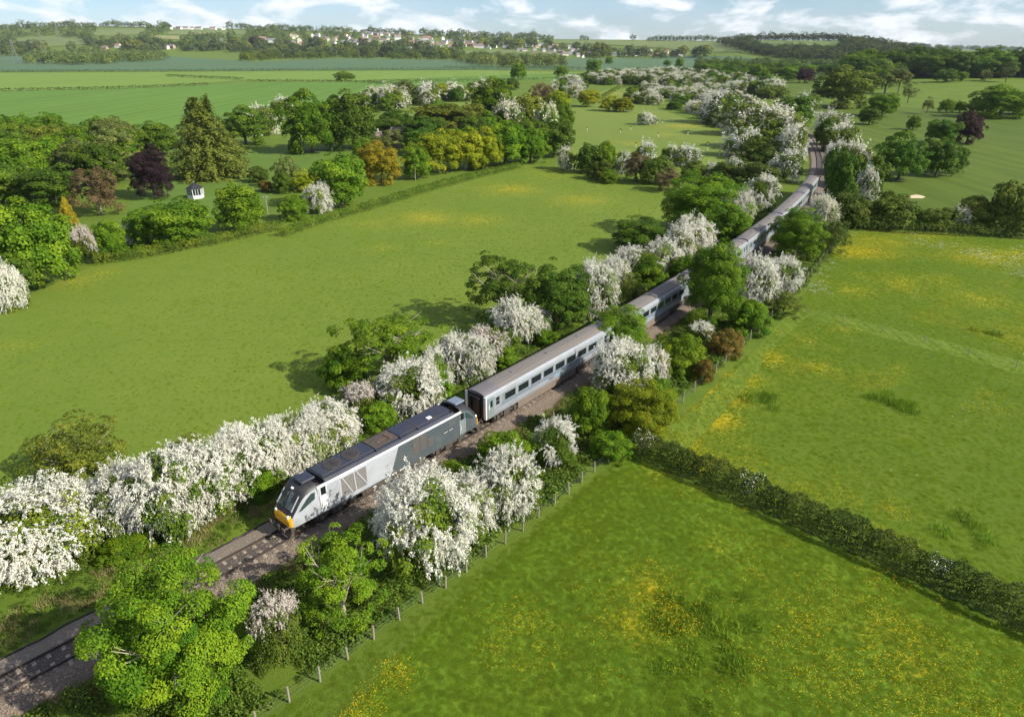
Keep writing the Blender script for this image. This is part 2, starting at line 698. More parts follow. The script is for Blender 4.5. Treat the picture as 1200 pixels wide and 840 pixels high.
M_crop = fieldmat('young_crop', (0.088, 0.172, 0.021), (0.108, 0.200, 0.026), scale=0.06, bump=0.3, rows=(R(80), 0.25, 0.5))
M_crop2 = fieldmat('pale_crop', (0.130, 0.205, 0.028), (0.150, 0.230, 0.034), scale=0.05, bump=0.2, rows=(R(85), 0.2, 0.35))
M_blue = fieldmat('bean_crop', (0.068, 0.122, 0.055), (0.084, 0.145, 0.064), scale=0.03, bump=0.15, rows=(R(60), 0.1, 0.3))
M_past = fieldmat('pasture', (0.10, 0.155, 0.022), (0.15, 0.19, 0.032), YEL, [(800, 148, 26, .45), (780, 158, 20, .35), (740, 168, 18, .35), (825, 145, 14, .5), (700, 178, 16, .45), (735, 110, 40, .5)], 0.12, scale=0.12, bump=0.6)
M_golf = fieldmat('golf_turf', (0.060, 0.102, 0.009), (0.098, 0.138, 0.014), scale=0.09, bump=0.3, rows=(R(15), 0.25, 0.5))  # base green lowered to carry a cloud's shadow over the course
M_lawn = fieldmat('lawn', (0.07, 0.125, 0.017), (0.10, 0.165, 0.024), scale=0.2, bump=0.4)
M_slope = fieldmat('hill_pasture', (0.105, 0.145, 0.040), (0.145, 0.18, 0.055), scale=0.02, bump=0.2)
M_slope2 = fieldmat('hill_grass', (0.08, 0.125, 0.028), (0.11, 0.16, 0.04), scale=0.02, bump=0.2)
M_hay = fieldmat('dry_grass', (0.18, 0.20, 0.07), (0.24, 0.23, 0.09), scale=0.02, bump=0.2)
flat_field('crop_field', [(-300, 165), (0, 158), (150, 160), (300, 135), (400, 118), (480, 102), (560, 98), (700, 92), (690, 86), (560, 90), (400, 96), (290, 97), (170, 103), (0, 107.5), (-300, 111)], M_crop, 0.03, 0)
flat_field('pale_crop_field', [(-300, 110), (0, 107), (170, 102.6), (285, 94), (400, 95.5), (560, 89.5), (690, 85.5), (560, 82.5), (330, 83.8), (0, 85.5), (-300, 86)], M_crop2, 0.035, 0)
hill_field('blue_green_field', [(-200, 85), (0, 84.5), (330, 83), (560, 82), (740, 83), (860, 80), (990, 79), (1000, 75.5), (900, 71.5), (830, 66), (790, 66.5), (640, 69.5), (540, 71), (400, 69), (300, 73), (195, 66), (0, 66), (-200, 66)], M_blue, 0.3, 0.004, 16)
flat_field('middle_pasture', [(650, 145), (668, 128), (700, 120), (690, 112), (725, 102), (745, 104), (748, 118), (800, 138), (860, 160), (885, 175), (880, 196), (780, 200), (680, 195), (640, 170)], M_past, 0.03, 0.5)
flat_field('far_pasture', [(440, 145), (450, 131), (530, 118), (600, 118), (600, 150)], M_past, 0.026, 0.5)
flat_field('golf_course', [(900, 118), (890, 97), (925, 90), (985, 92), (1090, 96), (1200, 94), (1420, 95), (1440, 260), (1200, 262), (1000, 262), (1010, 220), (985, 165), (950, 135)], M_golf, 0.02, 0.5)
flat_field('garden_lawn', [(150, 250), (160, 215), (290, 180), (330, 178), (345, 215), (300, 245), (250, 262), (150, 290), (120, 270)], M_lawn, 0.02, 0.3)
flat_field('cottage_lawn', [(255, 205), (300, 175), (360, 172), (420, 175), (400, 215), (330, 225)], M_lawn, 0.024, 0.3)
hill_field('hillside_pasture', [(15, 53), (20, 45), (60, 43), (100, 46), (100, 53), (60, 55)], M_slope)
hill_field('hillside_pasture', [(105, 42), (115, 35), (170, 33.8), (170, 41), (130, 43)], M_slope)
hill_field('hilltop_pasture', [(195, 41), (200, 34.8), (290, 36), (290, 41), (240, 42)], M_slope)
hill_field('hay_field', [(175, 46), (180, 42.5), (215, 43), (215, 47)], M_hay)
hill_field('hay_field', [(255, 41.5), (210, 40), (240, 38), (262, 39.5)], M_hay)
hill_field('hillside_meadow', [(540, 66), (535, 60), (600, 58.8), (660, 61.5), (665, 67), (600, 66.5)], M_slope)
hill_field('hillside_meadow', [(508, 61), (510, 55.5), (525, 56), (530, 62)], M_slope2)
hill_field('skyline_field', [(644, 52), (646, 46.9), (700, 47.3), (760, 48.1), (830, 49.6), (860, 56), (872, 62), (830, 62), (760, 56), (690, 52)], M_slope)
hill_field('hilltop_field', [(878, 51), (885, 48.6), (940, 48.4), (975, 49.2), (985, 51.5), (960, 55), (920, 53.5)], M_slope2)
hill_field('hillside_meadow', [(975, 69), (980, 64.5), (1012, 64), (1016, 68), (1000, 70)], M_slope2)

# sand bunkers and path on the golf course
M_sand = mat('bunker_sand', (0.55, 0.43, 0.28), 0.95, var=0.12, scale=0.6, bump=0.3)
for (px, py, w, h) in ((1074, 231, 20, 4), (1132, 118, 14, 2.2), (1092, 113, 26, 1.6), (975, 127, 8, 3)):
    flat_field('sand_bunker', [(px + w / 2 * math.cos(t), py + h / 2 * math.sin(t) * (1 + .3 * math.sin(3 * t))) for t in np.linspace(0, 2 * PI, 14, endpoint=False)], M_sand, 0.045, 0.1)

# ------------------------------------------------------------------ railway
M_ballast = mat('ballast_stone', (0.128, 0.098, 0.072), 0.95, var=0.55, scale=9, bump=1.0, dirt=(0.09, 0.075, 0.06, 0.6))
M_ballast2 = mat('pale_ballast', (0.165, 0.135, 0.105), 0.95, var=0.5, scale=9, bump=1.0, dirt=(0.10, 0.085, 0.07, 0.5))
M_oil = mat('oily_ballast', (0.062, 0.050, 0.042), 0.9, var=0.5, scale=10, bump=1.0, dirt=(0.12, 0.095, 0.075, 0.7))
M_rail = mat('rail_rust', (0.040, 0.028, 0.022), 0.7, 0.3, var=0.3, scale=4)
M_railtop = mat('rail_head', (0.10, 0.085, 0.075), 0.45, 0.6, var=0.15, scale=2)
M_conc = mat('sleeper_concrete', (0.30, 0.25, 0.19), 0.9, var=0.2, scale=6, dirt=(0.16, 0.12, 0.09, 0.7))


def ribbon(name, prof, s0, s1, ds, m, parent=None, kind=None, wob=0.0, seed=3):
    """prof: list of (offset to the right, z) swept along the track"""
    rr = np.random.RandomState(seed)
    S = np.arange(s0, s1 + ds, ds)
    V = []
    for s in S:
        p, d = track(s)
        n = np.array([d[1], -d[0]])
        for k, (o_, z) in enumerate(prof):
            w = rr.uniform(-wob, wob) if k in (0, len(prof) - 1) else 0
            q = p + n * (o_ + w)
            V.append((q[0], q[1], z))
    k = len(prof)
    F = [(i * k + j, i * k + j + 1, (i + 1) * k + j + 1, (i + 1) * k + j) for i in range(len(S) - 1) for j in range(k - 1)]
    o = link(name, npmesh(name, V, F), m=m, parent=parent)
    if kind:
        o['kind'] = kind
    return o


ribbon('ballast', [(-2.9, 0.004), (-2.45, 0.28), (-1.5, 0.36), (-.8, .37), (.8, .37), (1.5, 0.36), (2.1, 0.26), (2.6, 0.12), (2.95, 0.004)], -34, 520, 0.5, M_ballast, kind='structure', wob=0.22)
ribbon('cess_path', [(-2.35, 0.305), (-1.5, .364), (-1.0, 0.374)], -34, 260, 1.0, M_ballast2, kind='structure', wob=0.08)
trk = thing('railway_track', None, None, (0, 0, 0))
trk['kind'] = 'structure'
ribbon('ballast_strip', [(-0.62, 0.375), (0.62, 0.375)], -34, 260, 1.0, M_oil, trk, wob=0.06)


def rail(off):
    g = .7175
    pr = [(-.035, .385), (-.075, .385), (-.075, .40), (-.012, .415), (-.012, .505), (-.036, .52), (-.036, .549), (.036, .549), (.036, .52), (.012, .505), (.012, .415), (.075, .40), (.075, .385)]
    o = ribbon('rail', [(off + x, z) for x, z in pr], -34, 520, 2.0, M_rail, trk)
    t = ribbon('rail_head', [(off - .030, .551), (off + .030, .551)], -34, 520, 2.0, M_railtop, o)


rail(-.752)
rail(.752)
slm = MB()
slm.box(-.13, .13, -1.28, 1.28, .28, .366)
slm.box(-.115, .115, -.56, -.28, .30, .394)
slm.box(-.115, .115, .28, .56, .30, .394)
slm.box(-.12, .12, -.95, -.62, .30, .384)
slm.box(-.12, .12, .62, .95, .30, .384)
sl_me = slm.mesh('sleeper')
sl_me.materials.append(M_conc)
rp = random.Random(5)
for k in range(300):
    s = -22 + k * 0.80
    p, d = track(s)
    o = link('sleeper', sl_me, trk, loc=(p[0] + rp.uniform(-.03, .03), p[1], rp.uniform(-.012, .006)))
    o.rotation_euler = (0, 0, math.atan2(d[1], d[0]) + rp.uniform(-.03, .03))
# cable lying along the left side
M_black = mat('black_rubber', (0.02, 0.018, 0.017), 0.6)
cv = []
for s in np.arange(-30, 130, 0.8):
    p, d = track(s)
    n = np.array([d[1], -d[0]])
    q = p + n * (-2.42 + 0.10 * math.sin(s * .9) + .07 * math.sin(s * 2.3 + 1))
    cv.append((q[0], q[1], .35))
cb = MB()
for i in range(len(cv) - 1):
    cb.tube(cv[i], cv[i + 1], .06, n=5)
tag(cb.build('lineside_cable', M_black), 'thin black cable lying along the left edge of the ballast', 'cable')
# loose stones
M_stone = mat('loose_stone', (0.195, 0.155, 0.118), 0.9, var=0.75, scale=7)
V, F = [], []
rr = np.random.RandomState(11)
for i in range(24000):
    s = rr.uniform(-30, 110)
    p, d = track(s)
    n = np.array([d[1], -d[0]])
    off = rr.choice([rr.normal(1.7, .3), rr.uniform(-2.4, 2.8)])
    if abs(abs(off) - .75) < .12:
        continue
    q = p + n * off
    z = np.interp(off, [-2.9, -2.45, -1.5, 1.5, 2.1, 2.6, 2.95], [0.004, 0.28, 0.36, 0.36, 0.26, 0.12, 0.004])
    r = rr.uniform(.035, .095)
    b = len(V)
    e = rr.uniform(.6, 1.2, 5) * r
    V += [(q[0] - e[0], q[1], z), (q[0], q[1] - e[1], z), (q[0] + e[2], q[1], z), (q[0], q[1] + e[3], z), (q[0], q[1], z + e[4])]
    F += [(b, b + 1, b + 4), (b + 1, b + 2, b + 4), (b + 2, b + 3, b + 4), (b + 3, b, b + 4)]
tag(link('loose_stones', npmesh('loose_stones', V, np.array(F)), m=M_stone), kind='stuff')

# ------------------------------------------------------------------ train
M_silver = mat('silver_paint', (0.43, 0.455, 0.49), 0.38, 0.2, var=0.08, scale=1.5, dirt=(0.24, 0.23, 0.21, 0.5), spec=0.5)
M_csil = mat('coach_silver', (0.27, 0.295, 0.32), 0.42, 0.15, var=0.12, scale=1.6, dirt=(0.17, 0.15, 0.13, 0.65), stretch=(.5, 1, 2))
M_white = mat('white_paint', (0.58, 0.585, 0.58), 0.4, var=0.05, scale=2, dirt=(0.5, 0.47, 0.42, 0.3))
M_grey = mat('dark_grey_paint', (0.062, 0.078, 0.084), 0.42, var=0.1, scale=1.5, dirt=(0.15, 0.15, 0.14, 0.4))
M_doorg = mat('grey_door_paint', (0.16, 0.20, 0.20), 0.45, var=0.1, scale=2, dirt=(0.2, 0.19, 0.17, 0.4))
M_roofb = mat('blue_black_roof', (0.022, 0.028, 0.045), 0.5, var=0.25, scale=1.5, dirt=(0.06, 0.05, 0.045, 0.5))
M_roofd = mat('black_cab_paint', (0.022, 0.022, 0.026), 0.5, var=0.2, scale=2, dirt=(0.07, 0.06, 0.055, 0.5))
M_yel = mat('warning_yellow', (0.80, 0.42, 0.02), 0.45, var=0.06, scale=2, dirt=(0.45, 0.26, 0.05, 0.35))
M_glass = mat('dark_glass', (0.012, 0.016, 0.018), 0.08, var=0.1, spec=0.8)
M_screen = mat('windscreen_glass', (0.035, 0.055, 0.055), 0.06, var=0.2, spec=0.9)
M_under = mat('underframe', (0.055, 0.045, 0.038), 0.85, var=0.35, scale=4, dirt=(0.12, 0.085, 0.06, 0.6))
M_skirt = mat('brown_skirt', (0.155, 0.125, 0.098), 0.8, var=0.15, scale=2, dirt=(0.11, 0.085, 0.07, 0.6))
M_fan = mat('fan_mesh', (0.05, 0.045, 0.045), 0.7, 0.3, var=0.4, scale=6)
M_mesh = mat('grille_mesh', (0.20, 0.19, 0.18), 0.7, 0.3, var=0.4, scale=12)
M_louv = mat('louvre', (0.10, 0.09, 0.085), 0.7, 0.2, var=0.3, scale=5)
M_wheel = mat('wheel_steel', (0.14, 0.11, 0.09), 0.6, 0.5, var=0.2)
M_red = mat('red_hose', (0.55, 0.10, 0.03), 0.6)
M_lamp = mat('lamp_glass', (0.75, 0.74, 0.68), 0.2)
M_slate = mat('slate_stripe', (0.13, 0.165, 0.21), 0.4, var=0.08, dirt=(0.25, 0.25, 0.25, 0.3))
M_blue_ = mat('logo_blue', (0.10, 0.42, 0.70), 0.45, var=0.05)
M_croof = mat('coach_roof', (0.135, 0.124, 0.114), 0.7, var=0.18, scale=1.0, dirt=(0.22, 0.18, 0.15, 0.75), stretch=(.10, 5, 5))
M_croof2 = mat('coach_roof_end', (0.13, 0.12, 0.125), 0.7, var=0.25, scale=1.0, dirt=(0.07, 0.06, 0.06, 0.6), stretch=(.3, 2, 2))
M_rust = mat('exhaust_rust', (0.10, 0.062, 0.048), 0.8, var=0.4, scale=4)


def bogie(parent, x, wb=2.8, r=.51, m=M_under):
    b = MB()
    for s in (-1, 1):
        b.box(x - wb / 2 - .55, x + wb / 2 + .55, s * 1.05 - .09, s * 1.05 + .09, .50, .74)
        b.box(x - .45, x + .45, s * 1.12 - .13, s * 1.12 + .13, .34, .95)
        for e in (-1, 1):
            b.box(x + e * wb / 2 - .2, x + e * wb / 2 + .2, s * 1.12 - .12, s * 1.12 + .12, .32, .78)
            b.tube((x + e * wb / 2 + .35, s * 1.2, .5), (x + e * (wb / 2 - .45), s * 1.2, .95), .06)
    b.box(x - .3, x + .3, -1.0, 1.0, .55, .95)
    bo = b.build('bogie', m, parent)
    for e in (-1, 1):
        for s in (-1, 1):
            w = MB()
            w.tube((x + e * wb / 2, s * .68, r), (x + e * wb / 2, s * .80, r), r, n=20)
            w.tube((x + e * wb / 2, s * .655, r), (x + e * wb / 2, s * .68, r), r + .03, n=20)
            w.build('wheel', M_wheel, bo)
    return bo


def body_frame(s0, length):
    a, _ = track(s0)
    b, _ = track(s0 + length)
    d = (b - a) / np.linalg.norm(b - a)
    return (a[0], a[1], RAILZ), math.atan2(d[1], d[0])


# locomotive: local x = distance back from the nose, y = +left when looking back (so -y faces the camera), z above rail
loc_, rz_ = body_frame(18.55, 20.5)
loco = thing('locomotive', 'silver and dark grey diesel locomotive with yellow nose leading the train', 'locomotive', loc_, rz_)
NS = -1
LB0, LB1 = 2.55, 18.0
for s in (-1, 1):
    f = MB().poly([(LB0, s * 1.35, 1.02), (9.55, s * 1.35, 1.02), (10.55, s * 1.35, 3.32), (LB0, s * 1.35, 3.32), (LB0, s * 1.30, 1.02), (9.55, s * 1.30, 1.02), (10.55, s * 1.30, 3.32), (LB0, s * 1.30, 3.32)],
                  [(0, 1, 2, 3), (7, 6, 5, 4), (0, 4, 5, 1), (1, 5, 6, 2), (2, 6, 7, 3), (3, 7, 4, 0)])
    f.build('front_side_panel', M_silver, loco)
    f = MB().poly([(9.56, s * 1.35, 1.02), (LB1, s * 1.35, 1.02), (LB1, s * 1.35, 3.32), (10.56, s * 1.35, 3.32), (9.56, s * 1.30, 1.02), (LB1, s * 1.30, 1.02), (LB1, s * 1.30, 3.32), (10.56, s * 1.30, 3.32)],
                  [(0, 1, 2, 3), (7, 6, 5, 4), (0, 4, 5, 1), (1, 5, 6, 2), (2, 6, 7, 3), (3, 7, 4, 0)])
    f.build('rear_side_panel', M_grey, loco)
    b = MB().prism([(s * 1.352, 3.325), (s * 1.30, 3.50), (s * 1.25, 3.50), (s * 1.29, 3.325)], LB0, 18.0, 'x')
    b.build('cantrail', M_white, loco)
b = MB().prism([(-1.30, 3.50), (-1.08, 3.68), (-.55, 3.78), (0, 3.81), (.55, 3.78), (1.08, 3.68), (1.30, 3.50), (1.25, 3.2), (-1.25, 3.2)], 3.35, 17.2, 'x')
roof = b.build('roof', M_roofb, loco)
MB().box(LB0, LB1, -1.29, 1.29, 1.0, 3.2).build('inner_body', M_under, loco)
# underframe
u = MB()
u.box(2.2, 18.3, -1.30, 1.30, .86, 1.015)
u.build('solebar', M_grey, loco)
t = MB()
t.box(6.6, 13.6, -1.22, 1.22, .30, .86)
t.box(6.9, 8.4, -1.28, 1.28, .38, .80)
t.box(11.9, 13.2, -1.28, 1.28, .36, .80)
t.build('fuel_tank', M_under, loco, bevel=.04)
for x in (4.1, 16.4):
    bogie(loco, x, 2.8, .55)
for i, x in enumerate((9.3, 9.65, 9.95, 10.5, 10.75, 11.0, 11.35)):
    MB().box(x, x + .2, -1.335, -1.30, .88 - .02 * (i % 2), .99).build('valve_marking', M_white, loco)
    MB().box(x, x + .2, 1.30, 1.335, .88, .99).build('valve_marking', M_white, loco)
# roof furniture
b = MB()
b.box(3.4, 8.4, -.86, .86, 3.76, 3.845)
b.build('roof_hatch', M_roofb, roof, bevel=.02)
for x in (4.9, 6.7):
    b = MB()
    b.tube((x, 0, 3.84), (x, 0, 3.90), .72, n=24)
    b.build('fan_ring', M_under, roof)
    b = MB()
    b.tube((x, 0, 3.90), (x, 0, 3.905), .64, n=24)
    for k in range(6):
        a_ = k * PI / 6
        b.poly([(x + .64 * math.cos(a_ + e), .64 * math.sin(a_ + e), 3.92) for e in (-.03, .03, PI - .03, PI + .03)], [(0, 1, 2, 3)])
    b.build('fan_grille', M_fan, roof)
b = MB().box(8.55, 11.0, -.82, .82, 3.76, 3.86)
b.build('exhaust_hatch', M_under, roof, bevel=.02)
b = MB()
b.box(10.3, 10.75, -.55, .35, 3.86, 3.93)
b.box(9.2, 10.2, -.3, -.1, 3.86, 3.90)
b.build('exhaust', M_rust, roof)
b = MB().box(11.15, 13.0, -.80, .80, 3.75, 3.84)
b.build('roof_hatch', M_roofb, roof, bevel=.02)
b = MB().box(13.1, 17.0, -.80, .80, 3.75, 3.82)
b.build('roof_hatch', M_roofb, roof, bevel=.02)
b = MB().box(14.6, 15.1, -.62, -.25, 3.83, 3.91)
b.build('roof_box', M_white, roof, bevel=.01)
for x in (3.3, 8.48, 11.08, 13.05, 17.05):
    MB().box(x - .03, x + .03, -1.12, 1.12, 3.70, 3.80).build('roof_seam', M_roofd, roof)

# grilles with zig-zag bars
for s in (-1, 1):
    g_ = MB().box(4.68, 7.1, min(s * 1.352, s * 1.362), max(s * 1.352, s * 1.362), 1.38, 3.17)
    for k in range(22):
        z = 1.42 + k * .08
        g_.box(4.70, 7.08, min(s * 1.362, s * 1.374), max(s * 1.362, s * 1.374), z, z + .03)
    go = g_.build('radiator_grille', M_mesh, loco)
    y0, y1 = sorted((s * 1.375, s * 1.40))
    for (xa, za, xb, zb) in ((4.78, 3.2, 5.62, 1.42), (5.88, 3.2, 5.98, 1.42), (6.08, 3.2, 7.08, 1.45)):
        w = .055
        MB().poly([(xa - w, y0, za), (xa + w, y0, za), (xb + w, y0, zb), (xb - w, y0, zb), (xa - w, y1, za), (xa + w, y1, za), (xb + w, y1, zb), (xb - w, y1, zb)],
                  [(0, 1, 2, 3), (7, 6, 5, 4), (0, 4, 5, 1), (1, 5, 6, 2), (2, 6, 7, 3), (3, 7, 4, 0)]).build('grille_bar', M_silver, go)
    MB().box(4.62, 7.16, y0 - .01, y1 - .005, 3.17, 3.23).build('grille_frame', M_silver, go)
    MB().box(4.62, 7.16, y0 - .01, y1 - .005, 1.32, 1.38).build('grille_frame', M_silver, go)
    # pale corrugated panel ahead of the grille
    c_ = MB()
    for k in range(9):
        c_.box(3.55 + k * .115, 3.60 + k * .115, min(s * 1.35, s * 1.366), max(s * 1.35, s * 1.366), 1.25, 3.15)
    c_.build('ribbed_panel', M_silver, loco)
    # louvred doors
    for x0 in (12.05, 12.87):
        d_ = MB().box(x0, x0 + .74, min(s * 1.352, s * 1.364), max(s * 1.352, s * 1.364), 1.75, 3.22)
        for k in range(16):
            d_.box(x0 + .05, x0 + .69, min(s * 1.364, s * 1.385), max(s * 1.364, s * 1.385), 1.82 + k * .085, 1.85 + k * .085)
        d_.build('louvre_door', M_louv, loco)
    d_ = MB().box(13.8, 14.4, min(s * 1.352, s * 1.366), max(s * 1.352, s * 1.366), 1.72, 2.5)
    for k in range(8):
        d_.box(13.85, 14.35, min(s * 1.366, s * 1.38), max(s * 1.366, s * 1.38), 1.78 + k * .085, 1.81 + k * .085)
    d_.build('vent', M_louv, loco)
    pl = MB().box(15.6, 16.9, min(s * 1.352, s * 1.372), max(s * 1.352, s * 1.372), 2.12, 2.36).build('nameplate', M_roofd, loco)
    q = MB()
    for k in range(11):
        if k == 5:
            continue
        q.box(15.68 + k * .11, 15.74 + k * .11, min(s * 1.372, s * 1.378), max(s * 1.372, s * 1.378), 2.19, 2.29)
    q.build('raised_letters', M_white, pl)['kind'] = 'stuff'
    # cab doors
    for (x0, mm, zz) in ((2.72, M_white, 1.2), (17.75, M_doorg, 1.15)):
        do = MB().box(x0, x0 + .62, min(s * 1.353, s * 1.372), max(s * 1.353, s * 1.372), zz, 3.36).build('cab_door', mm, loco)
        MB().box(x0 + .08, x0 + .54, min(s * 1.372, s * 1.38), max(s * 1.372, s * 1.38), 2.62, 3.30).build('door_window', M_glass, do)
        MB().box(x0 + .08, x0 + .12, min(s * 1.38, s * 1.41), max(s * 1.38, s * 1.41), 1.6, 2.1).build('handle', M_lamp, do)
        for e in (-.05, .65):
            MB().tube((x0 + e, s * 1.42, 1.2), (x0 + e, s * 1.42, 2.7), .018, n=6).build('handrail', M_lamp, do)


def cab(origin, sgn, m_side, m_nose, tagname):
    """streamlined cab; t runs from the nose back, sgn maps t to local x"""
    ts = [0.0, .06, .16, .30, .45, .65, .90, 1.15, 1.35, 1.6, 2.0, 2.58]
    hw = [.82, 1.0, 1.10, 1.17, 1.21, 1.26, 1.29, 1.31, 1.325, 1.335, 1.345, 1.35]
    zt = [1.62, 1.80, 1.95, 2.12, 2.32, 2.60, 2.95, 3.27, 3.48, 3.64, 3.75, 3.80]
    zb = [1.10, 1.0, .96, .94, .94, .95, .97, .98, 1.0, 1.0, 1.0, 1.0]
    # ring from low side over the roof to the other low side
    rings = []
    for t, w, z, b in zip(ts, hw, zt, zb):
        h = z - b
        sh = min(.42, .30 * h + .05)
        ring = [(w * .97, b), (w, b + .35 * h), (w * .985, b + .7 * h if h < 1.6 else z - 1.0), (w * .93 if t > 1.2 else w * .91, z - sh), (w * .80, z - sh * .35), (w * .5, z - .04), (0, z)]
        ring = ring + [(-y, zz) for y, zz in ring[-2::-1]]
        rings.append([(origin + sgn * t, y, zz) for y, zz in ring])
    k = len(rings[0])
    groups = {'nose_panel': [], 'cab_side': [], 'cab_roof': []}
    for i in range(len(rings) - 1):
        for j in range(k - 1):
            q = [rings[i][j], rings[i][j + 1], rings[i + 1][j + 1], rings[i + 1][j]]
            zc = sum(p[2] for p in q) / 4
            tc_ = (ts[i] + ts[i + 1]) / 2
            jj_ = min(j, k - 2 - j)
            if tc_ < .24 and zc < 1.9:
                g__ = 'nose_panel'
            elif jj_ >= 3:
                g__ = 'cab_roof'
            else:
                g__ = 'cab_side'
            groups[g__].append(q)
    groups['nose_panel'].append(rings[0])
    for nme, fs in groups.items():
        mb = MB()
        for q in fs:
            mb.poly(q, [tuple(range(len(q)))])
        me = mb.mesh(nme)
        bm = bmesh.new()
        bm.from_mesh(me)
        bmesh.ops.remove_doubles(bm, verts=bm.verts, dist=.001)
        bmesh.ops.recalc_face_normals(bm, faces=bm.faces)
        bm.to_mesh(me)
        bm.free()
        for p in me.polygons:
            p.use_smooth = nme != 'nose_panel'
        o = link(nme, me, loco, {'nose_panel': m_nose, 'cab_side': m_side, 'cab_roof': M_roofd}[nme])
    X = lambda t: origin + sgn * t
    # windscreens follow the slope t .42 -> 1.22, z 2.3 -> 3.33
    for s in (-1, 1):
        a0, a1 = s * .06, s * .88
        q = MB()
        pts = [(X(.38), a0, 2.30), (X(.42), a1, 2.27), (X(1.18), a1 * .88, 3.20), (X(1.16), a0, 3.36)]
        q.poly(pts + [(x + sgn * .03, y, z - .03) for x, y, z in pts], [(0, 1, 2, 3), (7, 6, 5, 4), (0, 4, 5, 1), (1, 5, 6, 2), (2, 6, 7, 3), (3, 7, 4, 0)])
        ws = q.build('windscreen', M_screen, loco)
        MB().tube((X(.36), s * .15, 2.31), (X(.72), s * .55, 2.80), .012, n=5).build('wiper', M_black, ws)
        pil = MB()
        pil.tube((X(.40), s * .95, 2.24), (X(1.20), s * 0.93, 3.20), .055, n=6)
        pil.build('windscreen_pillar', m_side, loco)
        y = s * 1.325
        q = MB()
        sw = [(X(.86), s * 1.285, 2.15), (X(1.05), s * 1.30, 2.18), (X(2.25), s * 1.335, 2.62), (X(2.33), s * 1.30, 3.16), (X(2.05), s * 1.29, 3.18), (X(1.55), s * 1.28, 2.88)]
        q.poly([(x, yy + s * .03, z) for x, yy, z in sw] + [(x, yy - s * .01, z) for x, yy, z in sw], [tuple(range(6)), tuple(range(11, 5, -1))] + [(i, (i + 1) % 6, 6 + (i + 1) % 6, 6 + i) for i in range(6)])
        q.build('side_window', M_screen, loco)
        lm = MB().tube((X(.06), s * .78, 1.80), (X(.26), s * .80, 1.80), .13, n=14).build('headlight', M_lamp, loco)
        MB().tube((X(-.01), s * .62, 1.45), (X(.16), s * .62, 1.45), .08, n=12).build('tail_light', M_red, loco)
        MB().tube((X(-.42), s * .88, .98), (X(.3), s * .88, .98), .09, n=12).build('buffer', M_under, loco)
        MB().tube((X(-.50), s * .88, .98), (X(-.42), s * .88, .98), .24, n=16).build('buffer_head', M_under, loco)
        MB().box(min(X(.3), X(.36)), max(X(.3), X(.36)), min(s * .3, s * .36), max(s * .3, s * .36), .55, .95).build('hose', M_red, loco)
    MB().tube((X(1.35), 0, 3.56), (X(1.26), 0, 3.46), .12, n=12).build('headlight', M_lamp, loco)
    MB().box(min(X(.05), X(.45)), max(X(.05), X(.45)), -1.15, 1.15, .72, 1.02).build('buffer_beam', M_under, loco, bevel=.02)
    MB().prism([(X(-.15), .22), (X(.1), .62), (X(.35), .62), (X(.2), .22)], -1.15, 1.15, 'y').build('obstacle_deflector', M_under, loco)
    c_ = MB()
    c_.box(min(X(-.35), X(.1)), max(X(-.35), X(.1)), -.12, .12, .86, 1.02)
    c_.tube((X(-.3), 0, .9), (X(-.28), 0, .5), .05)
    c_.build('coupler', M_under, loco)
    if tagname == 'front':
        MB().box(X(1.75), X(2.95), -.62, .62, 3.77, 3.96).build('air_conditioner', M_roofb, loco, bevel=.05)
    else:
        MB().box(X(2.5), X(1.3), -.62, .62, 3.77, 3.96).build('air_conditioner', M_slate, loco, bevel=.05)


cab(0.0, 1, M_silver, M_yel, 'front')
cab(20.5, -1, M_grey, M_yel, 'rear')
for s in (-1, 1):
    o = link('fleet_number', text_mesh('68', .34, M_roofd), loco)
    o['kind'] = 'stuff'
    o.rotation_euler = (PI / 2, 0, 0 if s < 0 else PI)
    o.location = ((1.7 if s < 0 else 2.2), s * 1.352, 1.28)

# coaches
CL = 22.85
CPR = [(1.28, 1.04), (1.36, 1.35), (1.365, 1.9), (1.365, 2.95), (1.335, 3.2), (1.26, 3.42), (1.12, 3.58)]
CRF = [(1.12, 3.58), (.95, 3.67), (.7, 3.75), (.35, 3.81), (0, 3.83)]


